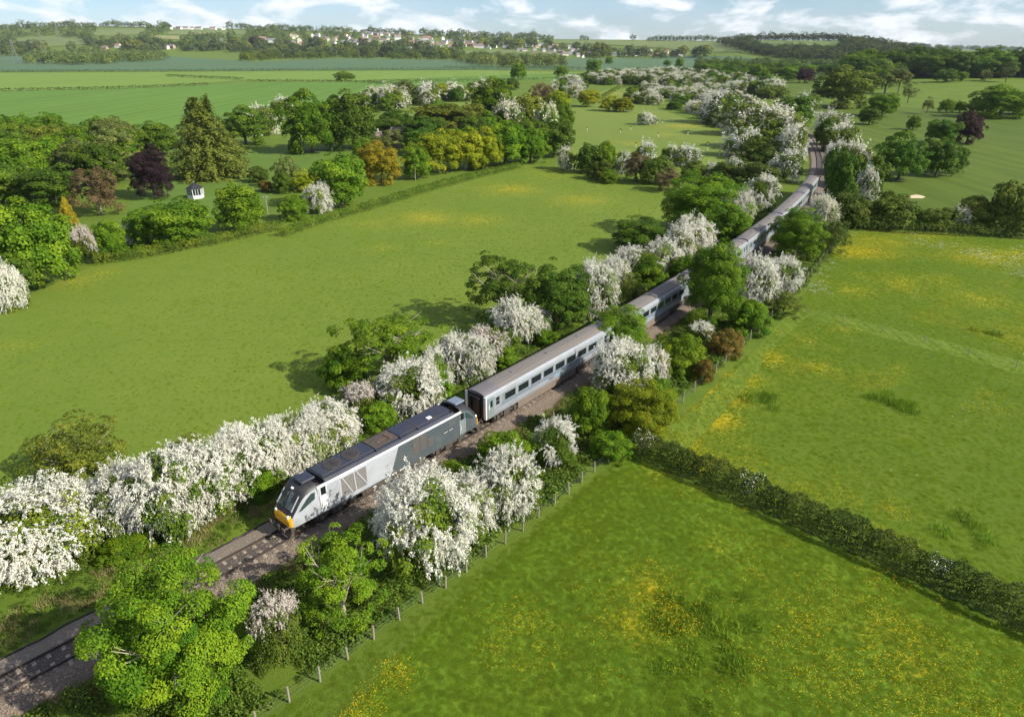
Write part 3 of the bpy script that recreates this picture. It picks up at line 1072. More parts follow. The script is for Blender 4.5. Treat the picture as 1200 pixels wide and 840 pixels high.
def make_coach():
    c = thing('railway_coach', '', 'railway coach')
    prof = CPR + [(-y, z) for y, z in CPR[::-1]]
    o = MB().prism(prof, .12, CL - .12, 'x').build('body', M_csil, c)
    rf = [(1.125, 3.55)] + CRF + [(-y, z) for y, z in CRF[-2::-1]] + [(-1.125, 3.55)]
    rf = [(y, z + .012) for y, z in rf]
    r_ = MB().prism(rf, 2.3, CL - 2.3, 'x').build('roof', M_croof, c)
    rf2 = [(y * 1.0, z + .008) for y, z in rf]
    for x0, x1 in ((.0, 2.3), (CL - 2.3, CL)):
        MB().prism(rf2, x0, x1, 'x').build('roof_end', M_croof2, c)
    for y in (-.9, -.6, -.3, 0, .3, .6, .9):
        z = np.interp(abs(y), [0, .35, .7, .95, 1.12], [3.83, 3.81, 3.75, 3.67, 3.58]) + .012
        MB().box(2.4, CL - 2.4, y - .018, y + .018, z - .02, z + .022).build('roof_rib', M_croof, r_)
    for x in (5.5, 11.4, 17.3):
        MB().box(x - .22, x + .22, -.2, .2, 3.83, 3.90).build('roof_vent', M_croof2, r_, bevel=.03)
    for s in (-1, 1):
        def yy(a, b):
            return (min(s * a, s * b), max(s * a, s * b))
        y0, y1 = yy(1.364, 1.374)
        MB().box(2.3, CL - 2.3, y0, y1, 1.78, 2.08).build('lower_stripe', M_slate, c)
        y0, y1 = yy(1.364, 1.370)
        MB().box(2.3, CL - 2.3, y0, y1, 2.08, 3.05).build('window_band', M_doorg, c)
        for k in range(8):
            x = 2.50 + 2.115 * k + .25
            y0, y1 = yy(1.370, 1.384)
            w = MB().box(x, x + 1.62, y0, y1, 2.20, 2.92).build('window', M_glass, c)
            y0, y1 = yy(1.384, 1.392)
            fr = MB()
            fr.box(x - .03, x + 1.65, y0, y1, 2.92, 2.95)
            fr.box(x - .03, x + 1.65, y0, y1, 2.17, 2.20)
            fr.box(x - .03, x, y0, y1, 2.17, 2.95)
            fr.box(x + 1.62, x + 1.65, y0, y1, 2.17, 2.95)
            fr.build('window_frame', M_csil, w)['kind'] = 'stuff'
            y0, y1 = yy(1.370, 1.380)
            if k < 7:
                MB().box(x + 1.72, x + 2.03, y0, y1, 2.10, 3.04).build('window_pillar', M_csil, c)
        for x0 in (.22, CL - .22 - .92):
            y0, y1 = yy(1.366, 1.385)
            d = MB().box(x0, x0 + .92, y0, y1, 1.12, 3.28).build('door', M_doorg, c)
            y0, y1 = yy(1.385, 1.392)
            MB().box(x0 + .34, x0 + .66, y0, y1, 2.25, 2.95).build('door_window', M_glass, d)
            MB().box(x0 + .14, x0 + .2, y0, y1 + (.02 if s > 0 else 0), 2.1, 2.6).build('door_handle', M_lamp, d)
        for x0 in (1.42, CL - 1.42 - .5):
            y0, y1 = yy(1.366, 1.38)
            MB().box(x0, x0 + .5, y0, y1, 2.18, 2.55).build('small_window', M_glass, c)
            MB().box(x0, x0 + .5, y0, y1, 2.60, 2.98).build('small_window', M_glass, c)
        y0, y1 = yy(1.18, 1.30)
        MB().box(4.9, 15.2, y0, y1, .30, 1.06).build('skirt', M_skirt, c)
        MB().box(15.4, 17.8, y0, y1, .40, 1.06).build('battery_box', M_under, c)
        txt = [('Chiltern', M_roofd, 0.0, .30), ('Railways', M_blue_, 1.28, .34)]
        for (tx, mt, dx, sz) in txt:
            o = link('lettering', text_mesh(tx, sz, mt, .003), c)
            o['kind'] = 'stuff'
            if s < 0:
                o.location = (10.0 + dx, -1.368, 1.47)
                o.rotation_euler = (PI / 2, 0, 0)
            else:
                o.location = (12.6 - dx, 1.368, 1.47)
                o.rotation_euler = (PI / 2, 0, PI)
        for e in (0, 1):
            X = (lambda t: t) if e == 0 else (lambda t: CL - t)
            a, b_ = sorted((X(-.05), X(.14)))
            y0, y1 = yy(1.02, 1.33)
            MB().box(a, b_, y0, y1, 1.08, 3.50).build('corner_pillar', M_white, c, bevel=.02)
            MB().tube((X(-.45), s * .88, .98), (X(.1), s * .88, .98), .08, n=10).build('buffer', M_under, c)
    for e in (0, 1):
        X = (lambda t: t) if e == 0 else (lambda t: CL - t)
        a, b_ = sorted((X(-.28), X(.10)))
        gw = MB()
        gw.box(a, b_, -.62, -.50, 1.0, 3.25)
        gw.box(a, b_, .50, .62, 1.0, 3.25)
        gw.box(a, b_, -.62, .62, 3.25, 3.37)
        gw.build('gangway', M_black, c)
        a, b_ = sorted((X(.02), X(.11)))
        MB().box(a, b_, -1.02, 1.02, 1.05, 3.5).build('end_panel', M_roofd, c)
    MB().box(.4, CL - .4, -1.15, 1.15, .90, 1.06).build('underframe', M_under, c)
    MB().box(5.2, 15.0, -1.1, 1.1, .32, .90).build('equipment_box', M_under, c)
    for x in (3.2, CL - 3.2):
        bogie(c, x, 2.6, .457)
    return c


coach0 = make_coach()
words_ = ['first silver coach, coupled directly behind the locomotive', 'second silver coach, half hidden by the round green tree below it',
          'third silver coach, behind the tall sycamore beside the track', 'fourth silver coach, emerging beyond the tall sycamore with its white end showing',
          'fifth silver coach, roof passing behind the round tree on the curve', 'last silver coach, at the tail of the train on the curve']
for k in range(6):
    l2, r2 = body_frame(39.85 + k * 23.4, CL)
    if k == 0:
        coach0.location = l2
        coach0.rotation_euler = (0, 0, r2)
        coach0['label'] = words_[0]
        coach0['group'] = 'coaches of the train'
    else:
        dup(coach0, l2, r2, words_[k], 'coaches of the train')

# ------------------------------------------------------------------ foliage builders (unit trees: width 1, height 1)
def unit(v):
    return v / (np.linalg.norm(v, axis=-1, keepdims=True) + 1e-9)


def leaf_quads(P, Nn, size, rs_, aspect=0.62, fold=0.25, along=None):
    n = len(P)
    Nn = unit(Nn)
    t = unit(np.cross(Nn, unit(rs_.normal(size=(n, 3)) if along is None else np.cross(along, Nn) + rs_.normal(size=(n, 3)) * .25)))
    b = np.cross(Nn, t)
    s = (size * rs_.uniform(.6, 1.4, n))[:, None]
    V = np.empty((n, 4, 3))
    V[:, 0] = P - t * s * .5
    V[:, 1] = P + b * s * .5 * aspect + Nn * s * fold * .3
    V[:, 2] = P + t * s * .5
    V[:, 3] = P - b * s * .5 * aspect + Nn * s * fold * .3
    F = np.arange(n * 4).reshape(n, 4)
    return V.reshape(-1, 3), F


def sph(rs_, n):
    return unit(rs_.normal(size=(n, 3)))


def envelope(D, rs_, aspect, cb, shape, lump=.26):
    """surface radius of the crown in direction D (crown centre), before clump bumps"""
    a, c = .5, (1 - cb) * aspect / 2
    hx = np.sqrt(D[:, 0] ** 2 + D[:, 1] ** 2)
    pw = np.where(D[:, 2] < 0, 3.4, 2.1)
    r = ((hx / a) ** pw + (np.abs(D[:, 2]) / c) ** pw) ** (-1 / pw)
    if shape == 'cone':
        r = r * np.where(D[:, 2] > 0, 1 - .38 * D[:, 2] * (1 - np.abs(D[:, 2])) * 4 * .6, 1.05)
    k = rs_.normal(size=(5, 3)) * 2.2
    ph = rs_.uniform(0, 6.28, 5)
    bump = sum(np.sin(D @ k[i] + ph[i]) for i in range(5)) / 5
    return r * (.96 + lump * bump)


def crown_mesh(name, seed, ncl, nleaf, leaf, aspect=.95, cb=.15, shape='round', rc=(.13, .22), inner=.12, flat=.8, gaps=0.0, droop=0.0, shuffle=False, core=0.0, lump=.26):
    q = np.random.RandomState(seed)
    zc = (cb + 1) / 2 * aspect
    i = np.arange(ncl) + .5
    ph = np.arccos(1 - 2 * i / ncl)
    th = PI * (1 + 5 ** .5) * i
    D = np.stack([np.cos(th) * np.sin(ph), np.sin(th) * np.sin(ph), np.cos(ph)], -1)
    D = unit(D + q.normal(size=D.shape) * .22)
    D = D[D[:, 2] > -.80]
    if gaps:
        D = D[q.rand(len(D)) > gaps]
    n = len(D)
    r = envelope(D, q, aspect, cb, shape, lump)
    RC = q.uniform(rc[0], rc[1], n)
    dep = np.where(q.rand(n) < inner, q.uniform(.4, .75, n), q.uniform(.74, 1.14, n))
    C = D * (r * dep - RC * .75)[:, None] + [0, 0, zc]
    cnt = np.maximum(6, (nleaf * RC ** 2 / (RC ** 2).sum()).astype(int))
    idx = np.repeat(np.arange(n), cnt)
    m = len(idx)
    d = sph(q, m)
    out = D[idx]
    bad = (d * out).sum(1) < -.25
    d[bad] = -d[bad]
    low = (d[:, 2] < -.25) & (q.rand(m) < .75)
    d[low, 2] *= -1
    rad = RC[idx] * (.55 + .5 * q.rand(m) ** .4)
    P = C[idx] + d * rad[:, None] * [1, 1, flat]
    P[:, 2] -= droop * q.rand(m) ** 2 * .2
    P[:, 2] = np.maximum(P[:, 2], .01)
    Nn = d * .7 + out * .25 + np.array([0, 0, .45]) + q.normal(size=d.shape) * .45
    tint = np.clip(q.normal(.5, .22, m) + np.repeat(q.normal(0, .22, n), cnt), 0, 1)
    if core:
        mc = int(m * core)
        Dc = sph(q, mc)
        Dc[:, 2] = np.where(Dc[:, 2] < -.6, -Dc[:, 2], Dc[:, 2])
        rcx = envelope(Dc, np.random.RandomState(seed + 1), aspect, cb, shape) * q.uniform(.62, .76, mc)
        Pc = Dc * rcx[:, None] + [0, 0, zc]
        Pc[:, 2] = np.maximum(Pc[:, 2], .01)
        P = np.concatenate([P, Pc])
        Nn = np.concatenate([Nn, Dc + q.normal(size=Dc.shape) * .4])
        tint = np.concatenate([tint, np.clip(q.normal(.35, .2, mc), 0, 1)])
        m = len(P)
    if shuffle:
        k = q.permutation(m)
        P, Nn, tint = P[k], Nn[k], tint[k]
    V, F = leaf_quads(P, Nn, leaf, q)
    V[:, 2] /= aspect
    return npmesh(name, V, F, tint)


def trunk_mesh(name, seed, nl=7, r=.03, cb=.2, aspect=.95, spread=.36, sub=2, top=.8):
    q = random.Random(seed)
    b = MB()
    z0 = cb * aspect
    lean = (q.uniform(-.03, .03), q.uniform(-.03, .03))
    k = (lean[0], lean[1], max(z0, .12))
    b.tube((0, 0, -.02), k, r * 1.25, r, 7)
    for i in range(nl):
        a = 2 * PI * i / nl + q.uniform(-.4, .4)
        sp = spread * q.uniform(.5, 1)
        h = aspect * q.uniform(top * .7, top)
        m1 = (k[0] + math.cos(a) * sp * .35, k[1] + math.sin(a) * sp * .35, k[2] + (h - k[2]) * .5)
        e = (k[0] + math.cos(a) * sp, k[1] + math.sin(a) * sp, h)
        b.tube(k, m1, r * .55, r * .33, 5)
        b.tube(m1, e, r * .33, r * .10, 5)
        for j in range(sub):
            f = q.uniform(.2, .9)
            s = tuple(m1[t] + (e[t] - m1[t]) * f for t in range(3))
            a2 = a + q.uniform(-1.4, 1.4)
            ee = (s[0] + math.cos(a2) * .15, s[1] + math.sin(a2) * .15, s[2] + q.uniform(.03, .16))
            b.tube(s, ee, r * .2, r * .06, 4)
    b.v = [(x, y, z / aspect) for x, y, z in b.v]
    me = b.mesh(name)
    return me


def blossom_mesh(name, seed, narc, per, size, aspect=.75, cb=.0, cover=1.0, zmin=-.35, length=(.06, .17), jit=.013):
    """arching sprays thick with white flower clusters"""
    q = np.random.RandomState(seed)
    zc = (cb + 1) / 2 * aspect
    D = sph(q, narc * 3)
    D = D[D[:, 2] > zmin][:narc]
    if cover < 1:
        k = q.normal(size=(3, 3)) * 2.5
        s = sum(np.sin(D @ k[i] + i * 2) for i in range(3))
        D = D[s > np.quantile(s, 1 - cover)]
    q2 = np.random.RandomState(seed)
    r = envelope(D, q2, aspect, cb, 'round') * (1 + .24 * np.sin(D @ np.array([9., 3, 5])) * np.sin(D @ np.array([-4., 8, 6])))
    n = len(D)
    S = D * (r * q.uniform(.72, .97, n))[:, None] + [0, 0, zc]
    hd = unit(D * [1, 1, .6] + q.normal(size=D.shape) * .65)
    ln = q.uniform(length[0], length[1], n)
    t = q.rand(n, per) ** .8
    up = np.clip(D[:, 2], 0, 1)
    P = S[:, None, :] + hd[:, None, :] * (ln[:, None] * t)[..., None]
    P[..., 2] += (ln * (.5 + .6 * up))[:, None] * t - (ln * q.uniform(.5, 1.2, n))[:, None] * t ** 2.2
    P = P.reshape(-1, 3)
    P += q.normal(size=P.shape) * jit
    P[:, 2] = np.maximum(P[:, 2], .02)
    Nn = np.repeat(D, per, 0) * .5 + [0, 0, .5] + q.normal(size=P.shape) * .7
    al = np.repeat(hd + [0, 0, -.35], per, 0)
    V, F = leaf_quads(P, Nn, size * 1.5, q, aspect=.42, along=al)
    tint = np.clip(q.normal(.6, .25, len(P)) + np.repeat(q.normal(0, .2, n), per), 0, 1)
    V[:, 2] /= aspect
    return npmesh(name, V, F, tint)


def conifer_mesh(name, seed, tiers, nleaf, leaf, aspect=1.0):
    q = np.random.RandomState(seed)
    P, Nn, ti = [], [], []
    for tnum in range(tiers):
        f = tnum / (tiers - 1)
        z = (.05 + .93 * f) * aspect
        rad = .5 * (1 - f ** 1.7) ** .85 * (1 if f > .12 else .85) + .02
        nb = max(4, int(16 * (1 - f) + 4))
        for k in range(nb):
            a = 2 * PI * k / nb + q.uniform(-.25, .25)
            rr_ = rad * q.uniform(.78, 1.12)
            m = int(nleaf / tiers / nb * (1.6 - f))
            u = q.rand(m) ** .6
            w = q.normal(size=m) * .045 * (1.3 - u)
            x = math.cos(a) * u * rr_ - math.sin(a) * w
            y = math.sin(a) * u * rr_ + math.cos(a) * w
            zz = z + .05 * u - .13 * u ** 2 + q.normal(size=m) * .012 - q.rand(m) * .03
            P.append(np.stack([x, y, zz], -1))
            Nn.append(np.stack([math.cos(a) * .5 + q.normal(size=m) * .35, math.sin(a) * .5 + q.normal(size=m) * .35, .8 + q.normal(size=m) * .3], -1))
            ti.append(np.clip(.25 + .6 * u + q.normal(size=m) * .15, 0, 1))
    P = np.concatenate(P)
    if aspect < 1.5:        # several leading tops
        k = P[:, 2] / aspect
        P[:, 0] += np.clip(k - .45, 0, 1) * .75 * np.sign(np.sin(P[:, 0] * 9 + P[:, 1] * 7))
        P[:, 2] += .05 * np.sin(P[:, 0] * 14) * k
    P[:, 2] = np.maximum(P[:, 2], .01)
    V, F = leaf_quads(P, np.concatenate(Nn), leaf, q, aspect=.45)
    V[:, 2] /= aspect
    return npmesh(name, V, F, np.concatenate(ti))


LM = {
    'bright': leafmat('bright_leaf', (0.050, 0.125, 0.007), (0.160, 0.255, 0.012), .32),
    'syc': leafmat('sycamore_leaf', (0.054, 0.130, 0.007), (0.150, 0.250, 0.014), .28, objvar=.12),
    'dark': leafmat('dark_leaf', (0.038, 0.090, 0.008), (0.102, 0.172, 0.014), .22),
    'lime': leafmat('lime_leaf', (0.145, 0.195, 0.008), (0.29, 0.32, 0.016), .35),
    'olive': leafmat('olive_leaf', (0.080, 0.115, 0.012), (0.175, 0.205, 0.024), .28),
    'scrub': leafmat('scrub_leaf', (0.052, 0.092, 0.010), (0.120, 0.162, 0.022), .25, objvar=.35),
    'haw': leafmat('hawthorn_leaf', (0.060, 0.115, 0.009), (0.145, 0.205, 0.018), .28),
    'gold': leafmat('golden_leaf', (0.20, 0.19, 0.010), (0.40, 0.30, 0.025), .3),
    'amber': leafmat('amber_leaf', (0.17, 0.16, 0.010), (0.34, 0.24, 0.018), .3),
    'copper': leafmat('copper_leaf', (0.014, 0.008, 0.010), (0.036, 0.020, 0.022), .15),
    'brown': leafmat('brown_leaf', (0.085, 0.070, 0.028), (0.18, 0.13, 0.055), .2),
    'rust': leafmat('rusty_leaf', (0.09, 0.11, 0.012), (0.22, 0.135, 0.030), .25),
    'conifer': leafmat('conifer_needle', (0.045, 0.075, 0.012), (0.135, 0.170, 0.026), .15, objvar=.1),
    'grey': leafmat('grey_leaf', (0.085, 0.120, 0.028), (0.175, 0.205, 0.050), .28),
    'far': leafmat('far_leaf', (0.048, 0.082, 0.018), (0.115, 0.155, 0.034), .2, objvar=.4),
    'fard': leafmat('far_dark_leaf', (0.036, 0.066, 0.018), (0.090, 0.128, 0.028), .2, objvar=.3),
    'purple': leafmat('purple_leaf', (0.028, 0.016, 0.015), (0.062, 0.034, 0.028), .15),
    'white': leafmat('white_blossom', (0.52, 0.51, 0.40), (0.76, 0.745, 0.655), .25, objvar=.07),
    'belt': leafmat('belt_blossom', (0.44, 0.44, 0.35), (0.66, 0.65, 0.57), .25, objvar=.12),
    'cream': leafmat('cream_blossom', (0.48, 0.47, 0.33), (0.72, 0.70, 0.57), .25, objvar=.08),
    'pink': leafmat('faded_blossom', (0.40, 0.34, 0.28), (0.62, 0.56, 0.50), .25, objvar=.08),
    'candle': leafmat('candle_blossom', (0.45, 0.45, 0.30), (0.65, 0.62, 0.48), .25),
}
M_bark = mat('bark', (0.11, 0.09, 0.07), 0.9, var=0.35, scale=6)
M_pale = mat('pale_bark', (0.34, 0.29, 0.22), 0.9, var=0.3, scale=6)

T_ = {}


def fam(key, n, fn):
    T_[key] = [fn(i) for i in range(n)]


fam('syc_hi', 2, lambda i: crown_mesh('sycamore_crown', 100 + i, 230, 52000, .0185, 1.0, -.04, rc=(.05, .13), inner=.34, flat=.65, core=.22))
fam('hero', 1, lambda i: crown_mesh('sycamore_crown', 117, 190, 60000, .0165, .92, -.04, rc=(.045, .14), inner=.34, flat=.55, core=.10, gaps=.12, lump=.55))
fam('tree_hi', 3, lambda i: crown_mesh('tree_crown', 120 + i, 170, 32000, .024, .98, -.04, rc=(.06, .14), inner=.3, flat=.7, core=.22))
fam('open_hi', 2, lambda i: crown_mesh('open_crown', 140 + i, 190, 17000, .022, 1.0, .02, rc=(.04, .095), inner=.4, gaps=.15, flat=.65))
fam('bush_hi', 3, lambda i: crown_mesh('bush_crown', 160 + i, 110, 15000, .032, .75, -.1, rc=(.06, .15), inner=.2, flat=.7, core=.2))
fam('sparse_hi', 2, lambda i: crown_mesh('sparse_crown', 180 + i, 130, 11000, .024, .75, -.05, rc=(.06, .11), inner=.45, flat=.6))
fam('haw_leaf', 3, lambda i: crown_mesh('hawthorn_crown', 200 + i, 60, 8000, .034, .75, -.1, rc=(.10, .17), inner=.1))
fam('haw_hi', 4, lambda i: blossom_mesh('hawthorn_blossom', 200 + i, 1700, 26, .0165, cover=.83, zmin=-.6, jit=.009))
fam('haw_half', 3, lambda i: blossom_mesh('hawthorn_blossom', 220 + i, 1500, 26, .0165, cover=.5, jit=.009))
fam('haw_mid', 3, lambda i: blossom_mesh('hawthorn_blossom', 240 + i, 800, 8, .031, cover=.62, zmin=-.75))
fam('haw_mleaf', 2, lambda i: crown_mesh('hawthorn_crown', 260 + i, 40, 2600, .060, .75, -.1, rc=(.10, .19), inner=.1))
fam('tree_mid', 4, lambda i: crown_mesh('tree_crown', 300 + i, 130, 15000, .036, .98, -.04, rc=(.06, .15), inner=.25, flat=.75, core=.22))
fam('open_mid', 2, lambda i: crown_mesh('tree_crown', 320 + i, 110, 10000, .036, 1.1, .0, rc=(.06, .13), inner=.3, gaps=.05))
fam('tall_mid', 2, lambda i: crown_mesh('poplar_crown', 330 + i, 60, 4500, .055, 2.0, .08, rc=(.10, .18), inner=.15))
fam('bush_mid', 4, lambda i: crown_mesh('bush_crown', 340 + i, 90, 7000, .046, .8, -.1, rc=(.07, .16), inner=.2, core=.2))
fam('far', 4, lambda i: crown_mesh('far_crown', 360 + i, 34, 620, .125, .95, -.12, rc=(.13, .24), inner=.05, shuffle=True))
fam('conifer', 1, lambda i: conifer_mesh('conifer_crown', 380, 22, 26000, .030, 1.15))
fam('spire', 1, lambda i: conifer_mesh('conifer_crown', 381, 16, 5000, .05, 2.2))
fam('trunk', 3, lambda i: trunk_mesh('tree_trunk', 400 + i, 7, .028, .25))
fam('trunk_bush', 2, lambda i: trunk_mesh('bush_stem', 410 + i, 9, .018, .02, .75, .34, 3, .78))
fam('trunk_open', 2, lambda i: trunk_mesh('branching_trunk', 420 + i, 9, .026, .06, 1.0, .34, 4, .82))
fam('trunk_pole', 1, lambda i: trunk_mesh('conifer_trunk', 435, 0, .03, .3, 1.1))
fam('trunk_far', 1, lambda i: trunk_mesh('far_trunk', 430, 3, .04, .2, .9, .3, 0))

# kind: (family, leaf material, trunk family, bark, blossom family, blossom material, ground-hugging)
K = {
    'syc': ('syc_hi', 'syc', 'trunk', M_bark, None, None),
    'sycb': ('hero', 'bright', 'trunk_open', M_pale, None, None),
    'tree': ('tree_hi', 'dark', 'trunk', M_bark, None, None),
    'ash': ('open_hi', 'dark', 'trunk_open', M_pale, None, None),
    'acer': ('tree_hi', 'lime', 'trunk_open', M_bark, None, None),
    'light': ('open_hi', 'bright', 'trunk_open', M_pale, None, None),
    'willow': ('sparse_hi', 'olive', 'trunk_bush', M_pale, None, None),
    'bush': ('bush_hi', 'bright', 'trunk_bush', M_bark, None, None),
    'bushd': ('bush_hi', 'syc', 'trunk_bush', M_bark, None, None),
    'busho': ('sparse_hi', 'scrub', 'trunk_bush', M_bark, None, None),
    'rust': ('bush_hi', 'rust', 'trunk_bush', M_bark, None, None),
    'haw': ('haw_leaf', 'haw', 'trunk_bush', M_bark, 'haw_hi', 'white'),
    'hawc': ('haw_leaf', 'haw', 'trunk_bush', M_bark, 'haw_hi', 'cream'),
    'hawp': ('haw_leaf', 'scrub', 'trunk_bush', M_bark, 'haw_half', 'pink'),
    'hawh': ('haw_leaf', 'haw', 'trunk_bush', M_bark, 'haw_half', 'white'),
    'mhaw': ('haw_mleaf', 'haw', 'trunk_bush', M_bark, 'haw_mid', 'belt'),
    'mhawc': ('haw_mleaf', 'haw', 'trunk_bush', M_bark, 'haw_mid', 'cream'),
    'mbush': ('bush_mid', 'scrub', 'trunk_bush', M_bark, None, None),
    'mbushd': ('bush_mid', 'dark', 'trunk_bush', M_bark, None, None),
    'mbushb': ('bush_mid', 'bright', 'trunk_bush', M_bark, None, None),
    'mtree': ('tree_mid', 'syc', 'trunk', M_bark, None, None),
    'mtreed': ('tree_mid', 'dark', 'trunk', M_bark, None, None),
    'mtreeb': ('tree_mid', 'bright', 'trunk', M_bark, None, None),
    'mlime': ('tree_mid', 'lime', 'trunk', M_pale, None, None),
    'molive': ('tree_mid', 'olive', 'trunk', M_bark, None, None),
    'mgrey': ('open_mid', 'grey', 'trunk', M_bark, None, None),
    'mamber': ('tree_mid', 'amber', 'trunk', M_bark, None, None),
    'mgold': ('bush_mid', 'gold', 'trunk_bush', M_bark, None, None),
    'mbrown': ('open_mid', 'brown', 'trunk_open', M_pale, None, None),
    'mcopper': ('syc_hi', 'copper', 'trunk', M_bark, None, None),
    'mpurple': ('tree_mid', 'purple', 'trunk', M_bark, None, None),
    'mrust': ('bush_mid', 'rust', 'trunk_bush', M_bark, None, None),
    'mtall': ('tall_mid', 'grey', 'trunk', M_bark, None, None),
    'mcandle': ('tree_mid', 'syc', 'trunk', M_bark, 'haw_mid', 'candle'),
    'conifer': ('conifer', 'conifer', 'trunk_pole', M_bark, None, None),
    'spire': ('spire', 'dark', 'trunk_pole', M_bark, None, None),
}
prng = random.Random(99)
NTREE = [0]


def plant(kind, X, w, h, label, name=None, group=None, cat=None):
    fm, lm, tf, tb, bf, bm_ = K[kind]
    NTREE[0] += 1
    nm_ = name or ('hawthorn' if 'haw' in kind else 'bush' if 'bush' in kind or kind in ('willow', 'rust', 'mrust', 'mgold') else 'tree')
    t = thing(nm_, label, cat or ('hawthorn' if nm_ == 'hawthorn' else 'bush' if nm_ == 'bush' else 'tree'), X, prng.uniform(0, 6.28), group, (w, w, h))
    i = NTREE[0]
    link('trunk', T_[tf][i % len(T_[tf])], t, tb)
    link('crown', T_[fm][i % len(T_[fm])], t, LM[lm])
    if bf:
        link('blossom', T_[bf][(i * 7) % len(T_[bf])], t, LM[bm_])
    return t


def tree_px(kind, cx, top, bot, wpx, label, name=None, group=None, trunkbase=False):
    """place a plant so that its outline fills the given pixels of the photograph (cx, top..bottom, width)"""
    x, y, z = place(cx, bot)
    r = wpx / 2 / pxm(y, z)
    y0_, h = y, 2.0
    for _ in range(4):
        y = y0_ if trunkbase else y0_ + r * .75
        z = float(T(x, y))
        h = max(CAM_H + (y + r * .15) * slope(top) - z, r * .7)
        zm = z + h * .5
        x = (cx - 600) / 800.0 * (y * CP + (CAM_H - zm) * SP)
        r = wpx / 2 / pxm(y, zm)
    hk = kind in ('haw', 'hawc', 'hawp', 'hawh')
    return plant(kind, (x, y, z - .03), 2 * r * (.94 if hk else 1.06), h * (.90 if hk else 1), label, name, group)

